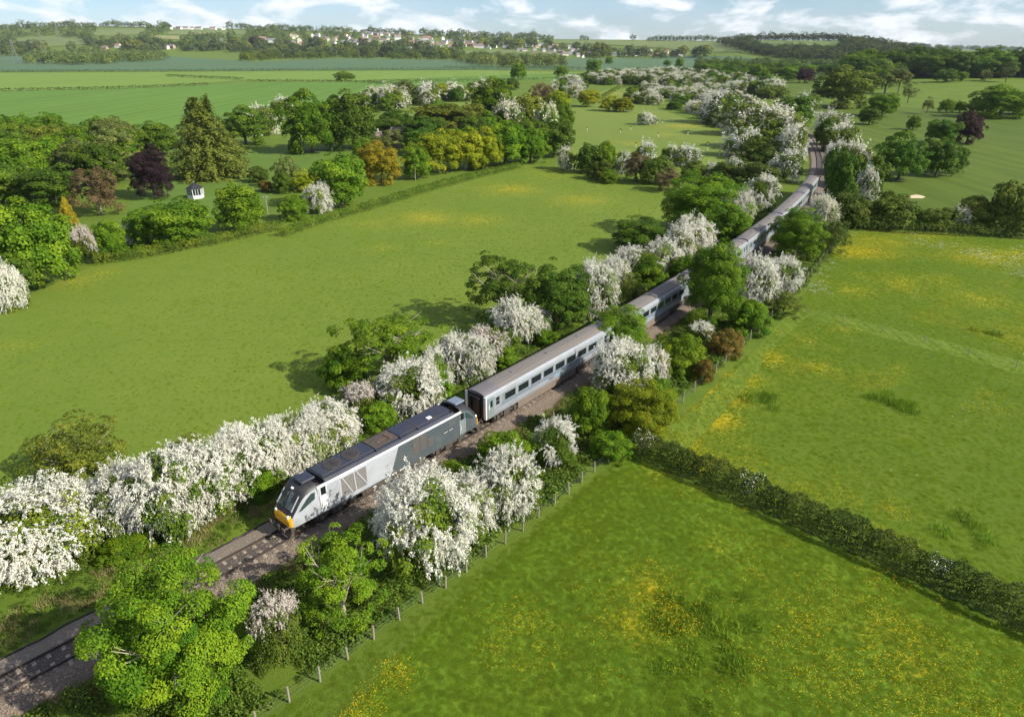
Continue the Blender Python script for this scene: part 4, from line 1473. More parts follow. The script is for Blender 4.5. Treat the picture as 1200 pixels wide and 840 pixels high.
# ------------------------------------------------------------------ plants along the line, one by one
# (kind, centre px, top px, bottom px, width px, label)
PLANTS = [
    # upper side of the railway, from the lower left corner towards the locomotive
    ('haw', 35, 578, 690, 140, 'big white hawthorn filling the left edge above the empty track'),
    ('haw', 105, 570, 650, 95, 'white hawthorn second from the left edge, below the olive willow'),
    ('haw', 150, 545, 640, 80, 'white hawthorn behind the small bright bush by the empty track'),
    ('haw', 185, 528, 642, 95, 'tallest white hawthorn of the row left of the locomotive, drooping over the verge'),
    ('haw', 240, 515, 612, 95, 'white hawthorn with hanging sprays, midway between willow and locomotive'),
    ('haw', 292, 498, 586, 85, 'white hawthorn just left of the locomotive nose'),
    ('haw', 340, 486, 558, 75, 'white hawthorn beside the front of the locomotive roof'),
    ('haw', 385, 470, 535, 70, 'white hawthorn beside the middle of the locomotive'),
    ('hawp', 428, 442, 492, 55, 'brownish half-open hawthorn next to the light green tree'),
    ('haw', 480, 424, 492, 75, 'creamy hawthorn above the rear end of the locomotive'),
    ('haw', 540, 388, 448, 62, 'white hawthorn above the gap between locomotive and first coach'),
    ('hawp', 572, 378, 432, 50, 'greyish white hawthorn beside the first coach, left of the tallest one there'),
    ('haw', 608, 350, 405, 55, 'tall narrow white hawthorn in front of the dark ash'),
    ('bushd', 443, 470, 510, 42, 'small dark green bush between two hawthorns above the locomotive'),
    ('bush', 505, 455, 480, 34, 'low yellow-green bush behind the locomotive rear cab'),
    ('bush', 512, 430, 470, 40, 'yellow-green bush between hawthorns behind the gangway'),
    ('bush', 590, 405, 435, 36, 'low bright bush beside the first coach roof'),
    ('bush', 640, 385, 408, 30, 'low green bush between ash and dark tree by the first coach'),
    ('bush', 148, 622, 662, 62, 'small bright green bush below the white row, next to the verge'),
    ('bush', 300, 545, 590, 40, 'bright green bush peeping out under the hawthorns by the locomotive nose'),
    ('willow', 90, 492, 582, 112, 'large olive willow bush with visible branches in the left meadow edge'),
    ('willow', 222, 508, 535, 36, 'small twiggy bush rising behind the white row'),
    ('light', 456, 362, 462, 118, 'light green airy tree leaning over the meadow beside the locomotive'),
    ('bush', 400, 408, 462, 52, 'low olive-green tree at the meadow side of the light green one'),
    ('ash', 592, 290, 392, 92, 'dark ash with pale forking branches beside the left meadow'),
    ('tree', 652, 310, 392, 72, 'dark green tree right of the ash beside the first coach'),
    ('haw', 700, 303, 378, 55, 'tall white hawthorn beside the second coach'),
    ('busho', 738, 318, 368, 45, 'brown-green scrub bush behind the second coach'),
    ('busho', 715, 345, 375, 36, 'olive scrub under the tall white hawthorn by the second coach'),
    ('hawh', 748, 288, 332, 52, 'half-green hawthorn on the meadow side of the second coach'),
    ('haw', 775, 280, 325, 50, 'white hawthorn between the meadow shadows and the second coach'),
    ('haw', 812, 252, 305, 52, 'white hawthorn left of the tall dark sycamore'),
    ('bush', 760, 300, 345, 42, 'bright bush beside the second coach'),
    ('bush', 800, 300, 330, 36, 'green bush above the third coach'),
    ('tree', 750, 256, 300, 66, 'dark round tree standing out into the left meadow with its shadow'),
    ('syc', 822, 202, 280, 88, 'large dark sycamore behind the train, at the right corner of the left meadow'),
    ('bushd', 862, 245, 290, 50, 'dark green bush right of the large sycamore, beside the fourth coach'),
    ('haw', 866, 222, 268, 38, 'white hawthorn close above the fourth coach'),
    ('hawh', 892, 204, 250, 42, 'ragged white hawthorn above the fifth coach'),
    ('mbush', 885, 190, 225, 60, 'brown-green scrub bush beyond the fifth coach'),
    ('mhaw', 922, 178, 215, 34, 'small white hawthorn beside the tail of the train'),
    ('mbush', 905, 172, 205, 40, 'olive scrub bush left of the tail of the train'),
    # camera side of the railway
    ('sycb', 190, 656, 862, 160, 'very large bright green sycamore hiding the track at lower left'),
    ('hawp', 322, 695, 788, 58, 'thin pinkish hawthorn with dead twigs right of the very large sycamore'),
    ('light', 397, 622, 750, 104, 'yellow-green airy tree below the locomotive'),
    ('haw', 497, 554, 680, 108, 'big white hawthorn on the camera side below the locomotive'),
    ('haw', 548, 560, 640, 70, 'white hawthorn middle of the clump below the locomotive'),
    ('haw', 595, 527, 618, 78, 'white hawthorn right end of the clump below the locomotive'),
    ('hawh', 650, 492, 552, 50, 'small white hawthorn sprawling below the first coach'),
    ('bushd', 590, 505, 560, 62, 'dark green bush behind the clump of white hawthorns below the train'),
    ('bushd', 462, 590, 640, 40, 'dark green bush in front of the locomotive bogies'),
    ('bush', 692, 450, 520, 50, 'bright green bush below the first coach'),
    ('acer', 750, 446, 522, 72, 'yellow-green maple at the end of the field hedge'),
    ('haw', 728, 400, 472, 66, 'white hawthorn in front of the round green tree beside the first coach'),
    ('haw', 768, 404, 452, 36, 'narrow white hawthorn right of the round green tree'),
    ('syc', 727, 360, 425, 66, 'round green tree hiding the joint of first and second coach'),
    ('bush', 798, 390, 445, 50, 'bright green bush below the second coach'),
    ('bushd', 770, 440, 490, 40, 'green bush beside the yellow-green maple'),
    ('bush', 715, 505, 545, 50, 'low green bush where hedge and railway fence meet'),
    ('rust', 850, 384, 422, 38, 'reddish-orange leaved bush right of the tall sycamore foot'),
    ('rust', 826, 420, 450, 26, 'small orange tipped bush beside the railway fence'),
    ('hawh', 822, 376, 404, 30, 'small low hawthorn at the foot of the tall sycamore'),
    ('syc', 838, 275, 392, 74, 'tall dense sycamore hiding the third coach'),
    ('bushd', 880, 350, 395, 50, 'green bush on the bank right of the tall sycamore'),
    ('haw', 886, 298, 368, 54, 'white hawthorn right of the tall sycamore'),
    ('haw', 918, 301, 345, 40, 'small white hawthorn on the meadow side behind the tall sycamore'),
    ('syc', 935, 240, 308, 62, 'round dark sycamore beside the fourth coach'),
    ('busho', 920, 340, 375, 44, 'scrub bush at the corner of the upper right meadow'),
    ('hawc', 966, 228, 272, 32, 'cream hawthorn right of the fifth coach'),
    ('busho', 975, 255, 300, 42, 'olive scrub beside the round dark sycamore'),
    ('mbush', 985, 225, 270, 52, 'dark olive bush at the corner of golf course and right meadow'),
    ('mbush', 1005, 235, 268, 40, 'olive bush at the left end of the golf course hedge'),
    ('mhawc', 1000, 170, 222, 38, 'large pale hawthorn right of the bare curved track'),
    ('mhaw', 985, 168, 205, 34, 'white hawthorn next to the white trackside box'),
    ('mhaw', 1018, 195, 235, 26, 'leaning hawthorn at the golf course edge'),
    ('mhawc', 988, 148, 180, 36, 'greyish hawthorn behind the round white sign'),
    ('mhaw', 975, 133, 163, 36, 'white hawthorn at the far right of the track curve'),
    ('mbushd', 1020, 180, 225, 40, 'dark green bush between hawthorns and golf course'),
    ('mbushd', 985, 178, 245, 36, 'dark bush in the shade right of the train tail'),
    # hedge between golf course and right meadow
    ('mbush', 1046, 226, 270, 54, 'large olive bush left of the sand bunker in the golf hedge'),
    ('mbush', 1100, 241, 272, 50, 'olive bush in front of the sand bunker in the golf hedge'),
    ('mhawc', 1122, 245, 272, 26, 'small hawthorn in the golf hedge with a little blossom'),
    ('mbush', 1145, 230, 272, 46, 'dark olive bush right of the little hawthorn in the golf hedge'),
    ('mbush', 1188, 215, 278, 58, 'largest bush of the golf hedge at the right edge'),
    ('mbush', 1020, 245, 268, 40, 'low bush at the top corner of the yellow flowers'),
    # golf course trees
    ('mtreed', 1058, 155, 214, 50, 'broad dark tree of the golf course group of four'),
    ('mtreed', 1102, 160, 209, 42, 'dark tree in the middle of the golf course group'),
    ('mtreed', 1122, 168, 205, 22, 'small tree at the right of the golf course group'),
    ('mtreed', 1105, 138, 172, 34, 'dark tree behind the golf course group'),
    ('mpurple', 1137, 131, 170, 30, 'dark reddish tree standing right of the golf course group'),
    ('mtreed', 1071, 134, 153, 16, 'small lone tree casting a shadow on the golf turf'),
    ('mtree', 1036, 107, 138, 38, 'green tree above the small golf trees left'),
    ('mtreed', 1020, 125, 147, 24, 'small dark tree in front of the green one on the golf course'),
    ('molive', 988, 78, 128, 62, 'large rounded willow-green tree at the left of the golf course'),
    ('mtall', 1040, 76, 112, 30, 'grey-green tall tree right of the large rounded one'),
    ('mtall', 1056, 72, 112, 20, 'slender green tree in the middle of the golf course background'),
    ('mtall', 1066, 96, 122, 16, 'thin grey tree in front of the slender ones'),
    ('mtall', 1088, 112, 134, 11, 'sparse pale sapling on the golf course'),
    ('mtree', 1111, 115, 133, 18, 'left one of two small round trees on the golf course'),
    ('mtree', 1126, 117, 133, 14, 'right one of two small round trees on the golf course'),
    ('mbush', 1146, 116, 134, 22, 'bush left of the big thicket at the right edge'),
    ('mtree', 1175, 100, 140, 60, 'big rounded thicket at the right edge of the golf course'),
    ('mtree', 1205, 104, 136, 40, 'thicket cut by the right edge of the picture'),
    ('mtreed', 1110, 80, 102, 26, 'dark tree before the wood behind the golf course'),
    ('mtreeb', 1128, 83, 101, 14, 'small light tree before the wood behind the golf course'),
    ('mgrey', 1156, 81, 101, 15, 'grey tree before the wood behind the golf course'),
    ('mtall', 1182, 70, 102, 18, 'tall thin tree before the wood at the right edge'),
    ('mpurple', 944, 78, 98, 22, 'purple-brown tree at the far left of the golf course'),
    ('mtree', 925, 76, 95, 26, 'dark tree left of the purple-brown one'),
    ('mtreeb', 896, 82, 98, 12, 'small bright tree left of the far golf fairway'),
    ('mtree', 888, 74, 94, 18, 'round tree behind the small bright one'),
    ('mbushd', 930, 112, 150, 48, 'dark green bush on the inside of the track curve'),
    ('mbushd', 920, 135, 160, 36, 'dark bush hiding the far end of the track'),
    ('mhaw', 945, 110, 138, 30, 'white hawthorn beyond the far end of the visible track'),
    # trees round the garden on the left
    ('mtree', 30, 228, 345, 92, 'large bright green tree at the left edge beside the meadow'),
    ('mtree', 62, 250, 305, 60, 'bright green tree touching the golden cypress'),
    ('mtreed', 15, 290, 352, 60, 'dark green tree at the left edge above the small hawthorn'),
    ('haw', 6, 310, 368, 40, 'small white hawthorn at the left edge of the meadow'),
    ('mgold', 78, 232, 275, 16, 'upper golden cypress tip beside the big green tree'),
    ('mgold', 88, 248, 290, 15, 'lower golden cypress above the faded hawthorn'),
    ('mbrown', 112, 192, 255, 48, 'brown twiggy tree in the garden'),
    ('hawp', 99, 264, 312, 26, 'faded pinkish hawthorn below the golden cypress'),
    ('mtreeb', 128, 255, 306, 40, 'light green tree right of the faded hawthorn'),
    ('hawh', 158, 262, 290, 34, 'half-green hawthorn at the garden fence'),
    ('mtree', 205, 231, 292, 80, 'broad green maple in front of the white summerhouse'),
    ('mtree', 170, 245, 292, 40, 'green tree left of the broad maple at the meadow edge'),
    ('mtree', 281, 212, 275, 56, 'rounded green tree right of the white summerhouse'),
    ('mcopper', 176, 172, 235, 44, 'dark purple copper beech in the garden'),
    ('conifer', 240, 112, 214, 96, 'huge drooping conifer behind the white summerhouse'),
    ('mtreed', 285, 124, 172, 46, 'dark green tree right of the huge conifer'),
    ('mtreed', 182, 140, 185, 46, 'green tree behind the copper beech'),
    ('mtreed', 60, 190, 245, 70, 'dark tree above the big green tree at left'),
    ('mtreed', 20, 195, 240, 60, 'dark green tree at the left edge, upper row'),
    ('mgrey', 90, 160, 215, 60, 'grey-green tree in the upper left tree belt'),
    ('molive', 62, 145, 185, 55, 'olive-gold tree in the top row of the left belt'),
    ('molive', 25, 148, 190, 50, 'olive tree near the left edge in the top row'),
    ('mtreeb', 2, 150, 178, 34, 'yellow-green tree cut by the left edge'),
    ('mtree', 115, 147, 180, 32, 'rounded tree standing above the top row left'),
    ('mtree', 140, 160, 200, 50, 'green tree left of the copper beech, top row'),
    ('mtree', 10, 172, 215, 60, 'green tree under the top row at left edge'),
    ('mgrey', 120, 175, 218, 46, 'light tree behind the brown twiggy one'),
    ('mbush', 270, 165, 188, 26, 'small bush behind the conifer'),
    ('mbush', 303, 195, 215, 24, 'bush on the cottage lawn'),
    ('mgrey', 336, 182, 222, 30, 'grey-green tree on the cottage lawn'),
    ('mrust', 312, 210, 226, 18, 'small reddish hedge plant on the garden lawn'),
    ('bushd', 344, 228, 260, 34, 'dark green bush at the garden corner of the meadow'),
    ('haw', 371, 214, 252, 34, 'white hawthorn at the meadow edge right of the pole'),
    ('mlime', 358, 198, 226, 30, 'golden green shrub behind the white hawthorn at the meadow edge'),
    ('mtree', 398, 176, 246, 62, 'green maple left of the amber tree'),
    ('mamber', 446, 166, 218, 48, 'amber-leaved tree beside the meadow'),
    ('mtree', 487, 168, 212, 34, 'green tree right of the amber one'),
    ('mlime', 512, 150, 205, 54, 'yellow-green lime tree, first of the avenue'),
    ('mlime', 545, 148, 202, 48, 'yellow-green lime tree with pale trunk, second of the avenue'),
    ('mlime', 568, 150, 200, 42, 'lime tree, third of the avenue'),
    ('mtreeb', 592, 140, 196, 54, 'bright green tree, fourth of the avenue'),
    ('mtree', 622, 145, 194, 42, 'green tree at the right end of the avenue'),
    ('mtreed', 650, 136, 186, 48, 'dark bushy tree right of the avenue'),
    ('mtreeb', 362, 107, 182, 58, 'bright green tall tree left of the dark oak'),
    ('mtreed', 412, 102, 178, 66, 'very dark oak beside the cottage'),
    ('mtree', 385, 130, 178, 30, 'green tree between the bright one and the dark oak'),
    ('molive', 525, 118, 165, 78, 'olive spreading tree behind the avenue'),
    ('mtreeb', 574, 92, 150, 52, 'bright rounded tree rising behind the avenue'),
    ('molive', 620, 108, 155, 44, 'olive tree right of the bright rounded one'),
    ('mcandle', 596, 120, 160, 36, 'chestnut with pale blossom candles behind the avenue'),
    ('mcandle', 640, 122, 165, 26, 'narrow chestnut with pale blossom, right of the first'),
    ('mbush', 480, 140, 166, 30, 'green bush near the cottage roof'),
    ('mgrey', 448, 158, 182, 26, 'grey-green tree in front of the white cottages'),
    ('mtree', 425, 160, 186, 24, 'small green tree hiding the left cottage'),
    ('mgrey', 462, 150, 176, 30, 'grey tree beside the cottage roof'),
    ('mbushd', 330, 200, 228, 22, 'dark bush between garden lawn and green maple'),
    # far edge of crops: hawthorns and bushes
    ('mhawc', 308, 124, 160, 30, 'pale hawthorn behind the garden, left of the bright tall tree'),
    ('mhaw', 330, 116, 140, 26, 'pale hawthorn behind the bright tall tree'),
    ('mhawc', 460, 102, 128, 34, 'pale hawthorn at the edge of the crop field'),
    ('mhawc', 437, 104, 124, 26, 'greyish hawthorn right of the dark oak top'),
    ('mgrey', 474, 92, 122, 24, 'round pale-green bush tree at the crop edge'),
    ('mhaw', 502, 98, 122, 26, 'small hawthorn in the crop edge hedge'),
    ('mlime', 518, 96, 118, 18, 'golden bush in the crop edge hedge'),
    ('mhawc', 535, 101, 118, 34, 'hawthorn right of the golden bush'),
    ('mbrown', 634, 96, 128, 30, 'brownish tree between the crop field and the pasture'),
    ('mlime', 655, 104, 130, 24, 'golden green tree at the pasture edge'),
    ('mlime', 690, 104, 126, 26, 'golden gorse-like bush in the pasture corner'),
    ('mlime', 714, 112, 131, 22, 'golden bush, left of the pair in the pasture'),
    ('mlime', 731, 113, 132, 24, 'golden bush, right of the pair in the pasture'),
    ('mhaw', 755, 133, 147, 18, 'little hawthorn alone in the pasture'),
    ('mhaw', 765, 136, 146, 12, 'tiny hawthorn next to the lone pasture one'),
    ('mtree', 404, 84, 95, 22, 'small flat-topped oak alone in the crop field'),
    ('mtree', 607, 72, 94, 20, 'lone oak at the edge of the far crop'),
    ('mtree', 658, 76, 92, 15, 'smaller lone oak right of the first one'),
    ('mtree', 696, 68, 88, 18, 'dark tree above the belt of white hawthorns'),
    ('mtree', 782, 70, 78, 9, 'tiny round tree in the blue-green field'),
    ('mtree', 797, 67, 80, 11, 'dark small tree right of the tiny round one'),
    ('mtree', 714, 66, 76, 9, 'small tree in front of the village'),
    # scrub line between left meadow and pasture
    ('mhawc', 665, 174, 200, 20, 'pale hawthorn at the left end of the scrub line above the meadow'),
    ('mbushd', 690, 166, 205, 34, 'dark bush left in the scrub line above the meadow'),
    ('mbushb', 712, 166, 205, 26, 'green bush in the scrub line above the meadow'),
    ('mbush', 705, 188, 212, 30, 'low bush in front of the scrub line'),
    ('mbushb', 714, 198, 216, 22, 'bright low bush at the meadow edge'),
    ('mhaw', 730, 178, 205, 18, 'small white hawthorn in the middle of the scrub line'),
    ('mhaw', 754, 168, 200, 26, 'white topped hawthorn in the scrub line'),
    ('mbrown', 745, 178, 214, 30, 'brownish bush in the scrub line'),
    ('mbush', 770, 180, 218, 40, 'olive bush in the scrub line'),
    ('mhawc', 785, 172, 195, 20, 'cream hawthorn right in the scrub line'),
    ('mhaw', 805, 172, 196, 32, 'dome-shaped white hawthorn at the right of the scrub line'),
    ('mbrown', 785, 196, 226, 32, 'grey-brown bush near the dark sycamore'),
    ('mhaw', 832, 192, 212, 24, 'white hawthorn above the large dark sycamore'),
    ('mbush', 815, 188, 212, 34, 'olive bush behind the large dark sycamore'),
    ('mhaw', 862, 184, 205, 26, 'white hawthorn beyond the dark sycamore, right'),
    ('mbush', 850, 190, 218, 36, 'olive scrub right above the dark sycamore'),
    ('mbush', 890, 158, 190, 40, 'olive bush below the white mass at the curve'),
    ('mhaw', 870, 150, 185, 40, 'white hawthorn at the pasture corner'),
    ('mhawc', 905, 128, 178, 62, 'wide greyish-white hawthorn thicket left of the bare curved track'),
    ('mhaw', 928, 150, 192, 34, 'white hawthorn touching the bare curved track on its left'),
    ('mhawc', 872, 118, 160, 52, 'pale hawthorn thicket at the right corner of the pasture'),
    ('mhaw', 845, 108, 146, 44, 'white hawthorn above the right corner of the pasture'),
    ('mbushd', 968, 138, 172, 26, 'dark bush added at the end of the curve, right of the track, to shade it'),  # added to throw shade on the ballast of the curve
    ('mbushd', 977, 172, 208, 18, 'small dark bush added close to the bare track behind the cabinet'),  # added over the ballast edge to darken and enclose the bare track
    ('mbush', 972, 150, 180, 20, 'small olive bush added close to the bare track, before the end of the curve'),  # likewise added, to darken the track further along the curve
    ('haw', 75, 585, 652, 60, 'smaller white hawthorn between the two leftmost big ones'),
    ('haw', 212, 540, 625, 56, 'smaller white hawthorn in the middle of the row, low on the verge'),
    ('hawh', 268, 512, 590, 52, 'half-green hawthorn filling a gap left of the locomotive'),
    ('haw', 318, 496, 568, 50, 'small white hawthorn behind the locomotive cab'),
    ('haw', 362, 480, 545, 48, 'small white hawthorn filling the row beside the locomotive fans'),
    ('hawh', 510, 410, 468, 40, 'half-green hawthorn left of the gangway between locomotive and coach'),
    ('haw', 558, 392, 450, 44, 'small white hawthorn low beside the first coach front'),
    ('haw', 630, 362, 398, 34, 'small white hawthorn at the foot of the dark ash'),
    ('haw', 722, 300, 348, 36, 'small white hawthorn right of the tall one beside the second coach'),
    ('haw', 795, 262, 312, 36, 'small white hawthorn overlapping its neighbour left of the dark sycamore'),
    ('haw', 470, 585, 650, 60, 'low white hawthorn at the left foot of the big camera-side clump'),
    ('bush', 530, 540, 580, 44, 'bright green bush inside the camera-side hawthorn clump'),
]
for e in PLANTS:
    tree_px(*e)

# ------------------------------------------------------------------ belts of scrub along the far curve
def poisson(poly, n, dmin, seed, key=None):
    """scatter in world space inside a pixel polygon"""
    q = random.Random(seed)
    W = [place(*p)[:2] for p in poly]
    x0, x1 = min(p[0] for p in W), max(p[0] for p in W)
    y0, y1 = min(p[1] for p in W), max(p[1] for p in W)
    out = []
    for _ in range(n * 60):
        x, y = q.uniform(x0, x1), q.uniform(y0, y1)
        if not bool(inpoly(x, y, W)):
            continue
        if all((x - a) ** 2 + (y - b) ** 2 > dmin * dmin for a, b in out):
            out.append((x, y))
            if len(out) >= n:
                break
    return out


def belt(poly, n, dmin, seed, kinds, w, h, lab):
    q = random.Random(seed + 1)
    for x, y in poisson(poly, n, dmin, seed):
        s_ = min(np.hypot(*(track(s)[0] - np.array([x, y]))) for s in range(150, 520, 12)) if y < 560 else 99
        if s_ < 9:
            continue
        k = q.choices([a for a, b in kinds], [b for a, b in kinds])[0]
        ww = q.uniform(*w)
        bl = 'haw' in k
        txt = {'mhaw': 'white flowering hawthorn', 'mhawc': 'cream flowering hawthorn', 'mbush': 'olive green scrub bush', 'mbushd': 'dark green scrub bush', 'mbushb': 'bright green scrub bush', 'mlime': 'golden green bushy tree', 'mtreed': 'dark green tree', 'mtree': 'mid green tree', 'mtreeb': 'bright green tree', 'mbrown': 'brownish bush', 'mgrey': 'grey-green tree'}[k]
        plant(k, (x, y, float(T(x, y)) - .05), ww, q.uniform(*h) * (1 if bl else 1.05), txt + ' ' + lab, group=txt + ' ' + lab)


BK = [('mhaw', 3.4), ('mhawc', 4), ('mbush', 3), ('mbushd', 1), ('mbushb', 1)]
belt([(735, 118), (745, 100), (790, 98), (850, 108), (925, 128), (945, 145), (945, 165), (930, 188), (900, 180), (868, 158), (810, 138)], 130, 5.0, 21, BK, (8, 12), (4.2, 6.2), 'massed along the inside of the far railway curve')
belt([(735, 100), (700, 90), (790, 86), (880, 100), (925, 118), (850, 106)], 240, 5.9, 22, BK, (8.5, 13), (6, 8.6), 'in the wide scrub belt beyond the pasture')
belt([(640, 118), (650, 100), (700, 90), (742, 92), (735, 100), (690, 102), (672, 118)], 60, 6.5, 23, BK, (8, 12), (5.5, 7.5), 'between the crop field and the pasture')
belt([(815, 96), (850, 92), (905, 103), (925, 120), (900, 118), (860, 104)], 30, 11, 24, [('mbushd', 4), ('mhawc', 1), ('mbush', 2)], (13, 19), (7, 10), 'on the right flank of the scrub belt')
belt([(400, 128), (440, 112), (540, 108), (600, 104), (605, 112), (540, 122), (440, 132)], 30, 10, 25, [('mbush', 3), ('mhawc', 3), ('mbushd', 2)], (10, 14), (7, 9.5), 'along the edge of the big crop field')
belt([(0, 205), (0, 165), (140, 170), (160, 190), (150, 215), (90, 230), (0, 240)], 26, 9.5, 26, [('mtreed', 2), ('mtree', 2), ('mgrey', 1), ('mtreeb', 1)], (10, 15), (8, 12), 'in the garden belt at the left edge')
belt([(430, 165), (500, 145), (600, 140), (660, 150), (650, 175), (560, 180), (480, 185)], 22, 10, 27, [('mtreed', 3), ('mtree', 2), ('mtreeb', 1)], (11, 16), (8, 12), 'behind the avenue by the meadow')
belt([(880, 92), (800, 84), (840, 78), (960, 84), (1010, 90), (960, 94)], 46, 16, 28, [('mtreed', 3), ('mtree', 3), ('mbushd', 1)], (16, 24), (8.5, 12.5), 'in the dark row beyond the scrub belt')
belt([(1000, 96), (1040, 92), (1110, 92), (1215, 92), (1260, 90), (1260, 84), (1100, 85), (1000, 86)], 48, 19, 29, [('mtreed', 5), ('mtree', 2)], (24, 38), (17, 25), 'in the dark wood behind the golf course')
belt([(1010, 95), (1035, 110), (1060, 108), (1050, 93)], 7, 16, 30, [('mtree', 2), ('mtreeb', 2), ('mgrey', 1)], (14, 22), (13, 18), 'between golf fairways at the centre right')

# ------------------------------------------------------------------ far hillside: trees and village
def onhill(px, py):
    return place(px, py)


HILLP = [(-40, 34), (110, 33.8), (200, 35), (300, 36.5), (400, 39), (500, 43), (600, 46.5), (645, 47.6), (645, 58), (700, 60), (780, 64), (830, 66), (830, 69), (700, 69), (640, 69), (540, 70), (400, 68), (300, 70), (195, 70), (150, 75), (60, 76), (35, 66), (-40, 66)]
OPEN = [[(15, 54), (20, 44), (60, 43), (100, 46), (100, 54)], [(105, 42), (115, 34), (172, 33), (170, 41)], [(195, 40), (198, 33), (290, 34), (290, 40)], [(540, 66), (535, 60), (600, 58.8), (660, 61.5), (665, 67)],
        [(508, 61), (510, 55.5), (525, 56), (530, 62)], [(195, 70), (195, 60), (285, 62), (285, 70)], [(175, 46), (180, 42.5), (215, 43), (215, 47)], [(0, 66), (195, 67), (195, 62), (60, 60), (30, 66)]]
q = random.Random(314)
pts = []
tries = 0
while len(pts) < 620 and tries < 60000:
    tries += 1
    px, py = q.uniform(-40, 830), q.uniform(33.5, 70)
    if not bool(inpoly(px, py, HILLP)) or any(bool(inpoly(px, py - e, o)) for o in OPEN for e in (0, 3, 6)):
        continue
    if any(abs(px - a) < 5.2 and abs(py - b) < 1.6 for a, b in pts):
        continue
    pts.append((px, py))
pts += [(x + q.uniform(-1, 1), np.interp(x, [0, 60, 100, 200, 300, 400, 500, 600, 640], [34.5, 32, 31.4, 33.2, 35, 38, 42, 45.6, 47]) + .3) for x in np.arange(-10, 640, 5) if not 200 < x < 268 and q.random() < .8]
pts.sort(key=lambda p: -p[1])
HOUSES = [(201, 35), (210, 35), (217, 35), (225, 35.2), (233, 35.2), (250, 35.4), (262, 35.6), (247, 50), (258, 50), (309, 48), (319, 50), (202, 57), (343, 51.5), (351, 51), (347, 44), (365, 48), (370, 46), (382, 50),
          (391, 52), (160, 53), (196, 58), (137, 56), (123, 58), (406, 52), (420, 51), (425, 43), (434, 41), (441, 42), (447, 42), (454, 43), (462, 44), (468, 45), (475, 44), (482, 47), (493, 47), (500, 47),
          (497, 52), (507, 51), (513, 52), (525, 50), (532, 50), (562, 53), (581, 54), (592, 55), (598, 57), (460, 56), (479, 59), (486, 60), (607, 55), (617, 55), (615, 61), (625, 55), (634, 54), (629, 50), (644, 58),
          (652, 57), (650, 61), (657, 63), (670, 60), (677, 59), (675, 63), (677, 67), (683, 68), (695, 59), (701, 59), (691, 64), (703, 65), (717, 60), (733, 61), (739, 62), (751, 61), (758, 61), (745, 66), (770, 67), (780, 64),
          (662, 66), (668, 64), (710, 63), (725, 64), (396, 46), (412, 45), (489, 51), (471, 49), (455, 47), (441, 46), (519, 47), (541, 51), (552, 52), (572, 55), (610, 58), (637, 60), (646, 64), (686, 61), (790, 66)]
qh = random.Random(77)
for _ in range(150):
    hx = qh.uniform(340, 805)
    yt = np.interp(hx, [395, 500, 600, 700, 800], [43, 46, 52, 59, 63])
    yb = np.interp(hx, [395, 500, 600, 700, 800], [53, 55, 61, 66, 68])
    hy = qh.uniform(yt, yb)
    if all(abs(hx - a) > 4 or abs(hy - b) > 1.3 for a, b in HOUSES):
        HOUSES.append((round(hx, 1), round(hy, 1)))
far_kinds = [('fard', 'dark green tree'), ('far', 'mid green tree'), ('fard', 'dark green tree'), ('far', 'mid green tree'), ('olive', 'yellowish green tree')]
stuffpts = []
hp = [h for h in HOUSES]
n_ind = 0
for px, py in pts:
    near_house = any(abs(px - a) < 4.5 and -.8 < py - b < 4.6 for a, b in hp)
    if near_house and (px < 560 or q.random() < .45):
        continue
    x, y, z = onhill(px, py)
    if n_ind < 285:
        mk, txt = q.choice(far_kinds)
        if abs(px - 299) < 5 and 46 < py < 58:
            continue
        o = link('hill_tree', T_['far'][n_ind % 4], None, LM[mk])
        o.location = (x, y, z - .5)
        w = q.uniform(17, 29) * (1.0 + (q.random() < .35) * q.uniform(.2, .7))
        o.scale = (w, w, q.uniform(.75, 1.1) * w * .85)
        o.rotation_euler = (0, 0, q.uniform(0, 6))
        side = 'left part of the far hillside' if px < 300 else 'village part of the far hillside' if px < 640 else 'foot of the bare skyline field'
        tag(o, f'{txt} on the {side}', 'tree', f'{txt}s on the {side}')
        n_ind += 1
    else:
        stuffpts.append((x, y, z, q.uniform(16, 36)))
o = link('hill_tree', T_['tree_mid'][0], None, LM['purple'])
x, y, z = onhill(299, 57)
o.location = (x, y, z)
o.scale = (32, 32, 36)
tag(o, 'large dark purple tree left of the village', 'tree')
x, y, z = onhill(433, 42)
for (px, py, h) in ((371.5, 38, 22), (273, 38, 26), (536, 66, 22), (694, 62, 24)):
    x, y, z = onhill(px, py)
    plant('spire', (x, y, z), 9, h, {371.5: 'dark pointed conifer on the skyline above the village', 273: 'dark conifer at the right end of the hilltop houses', 536: 'dark conifer by the hillside meadow', 694: 'pointed conifer in the lower village'}[px])

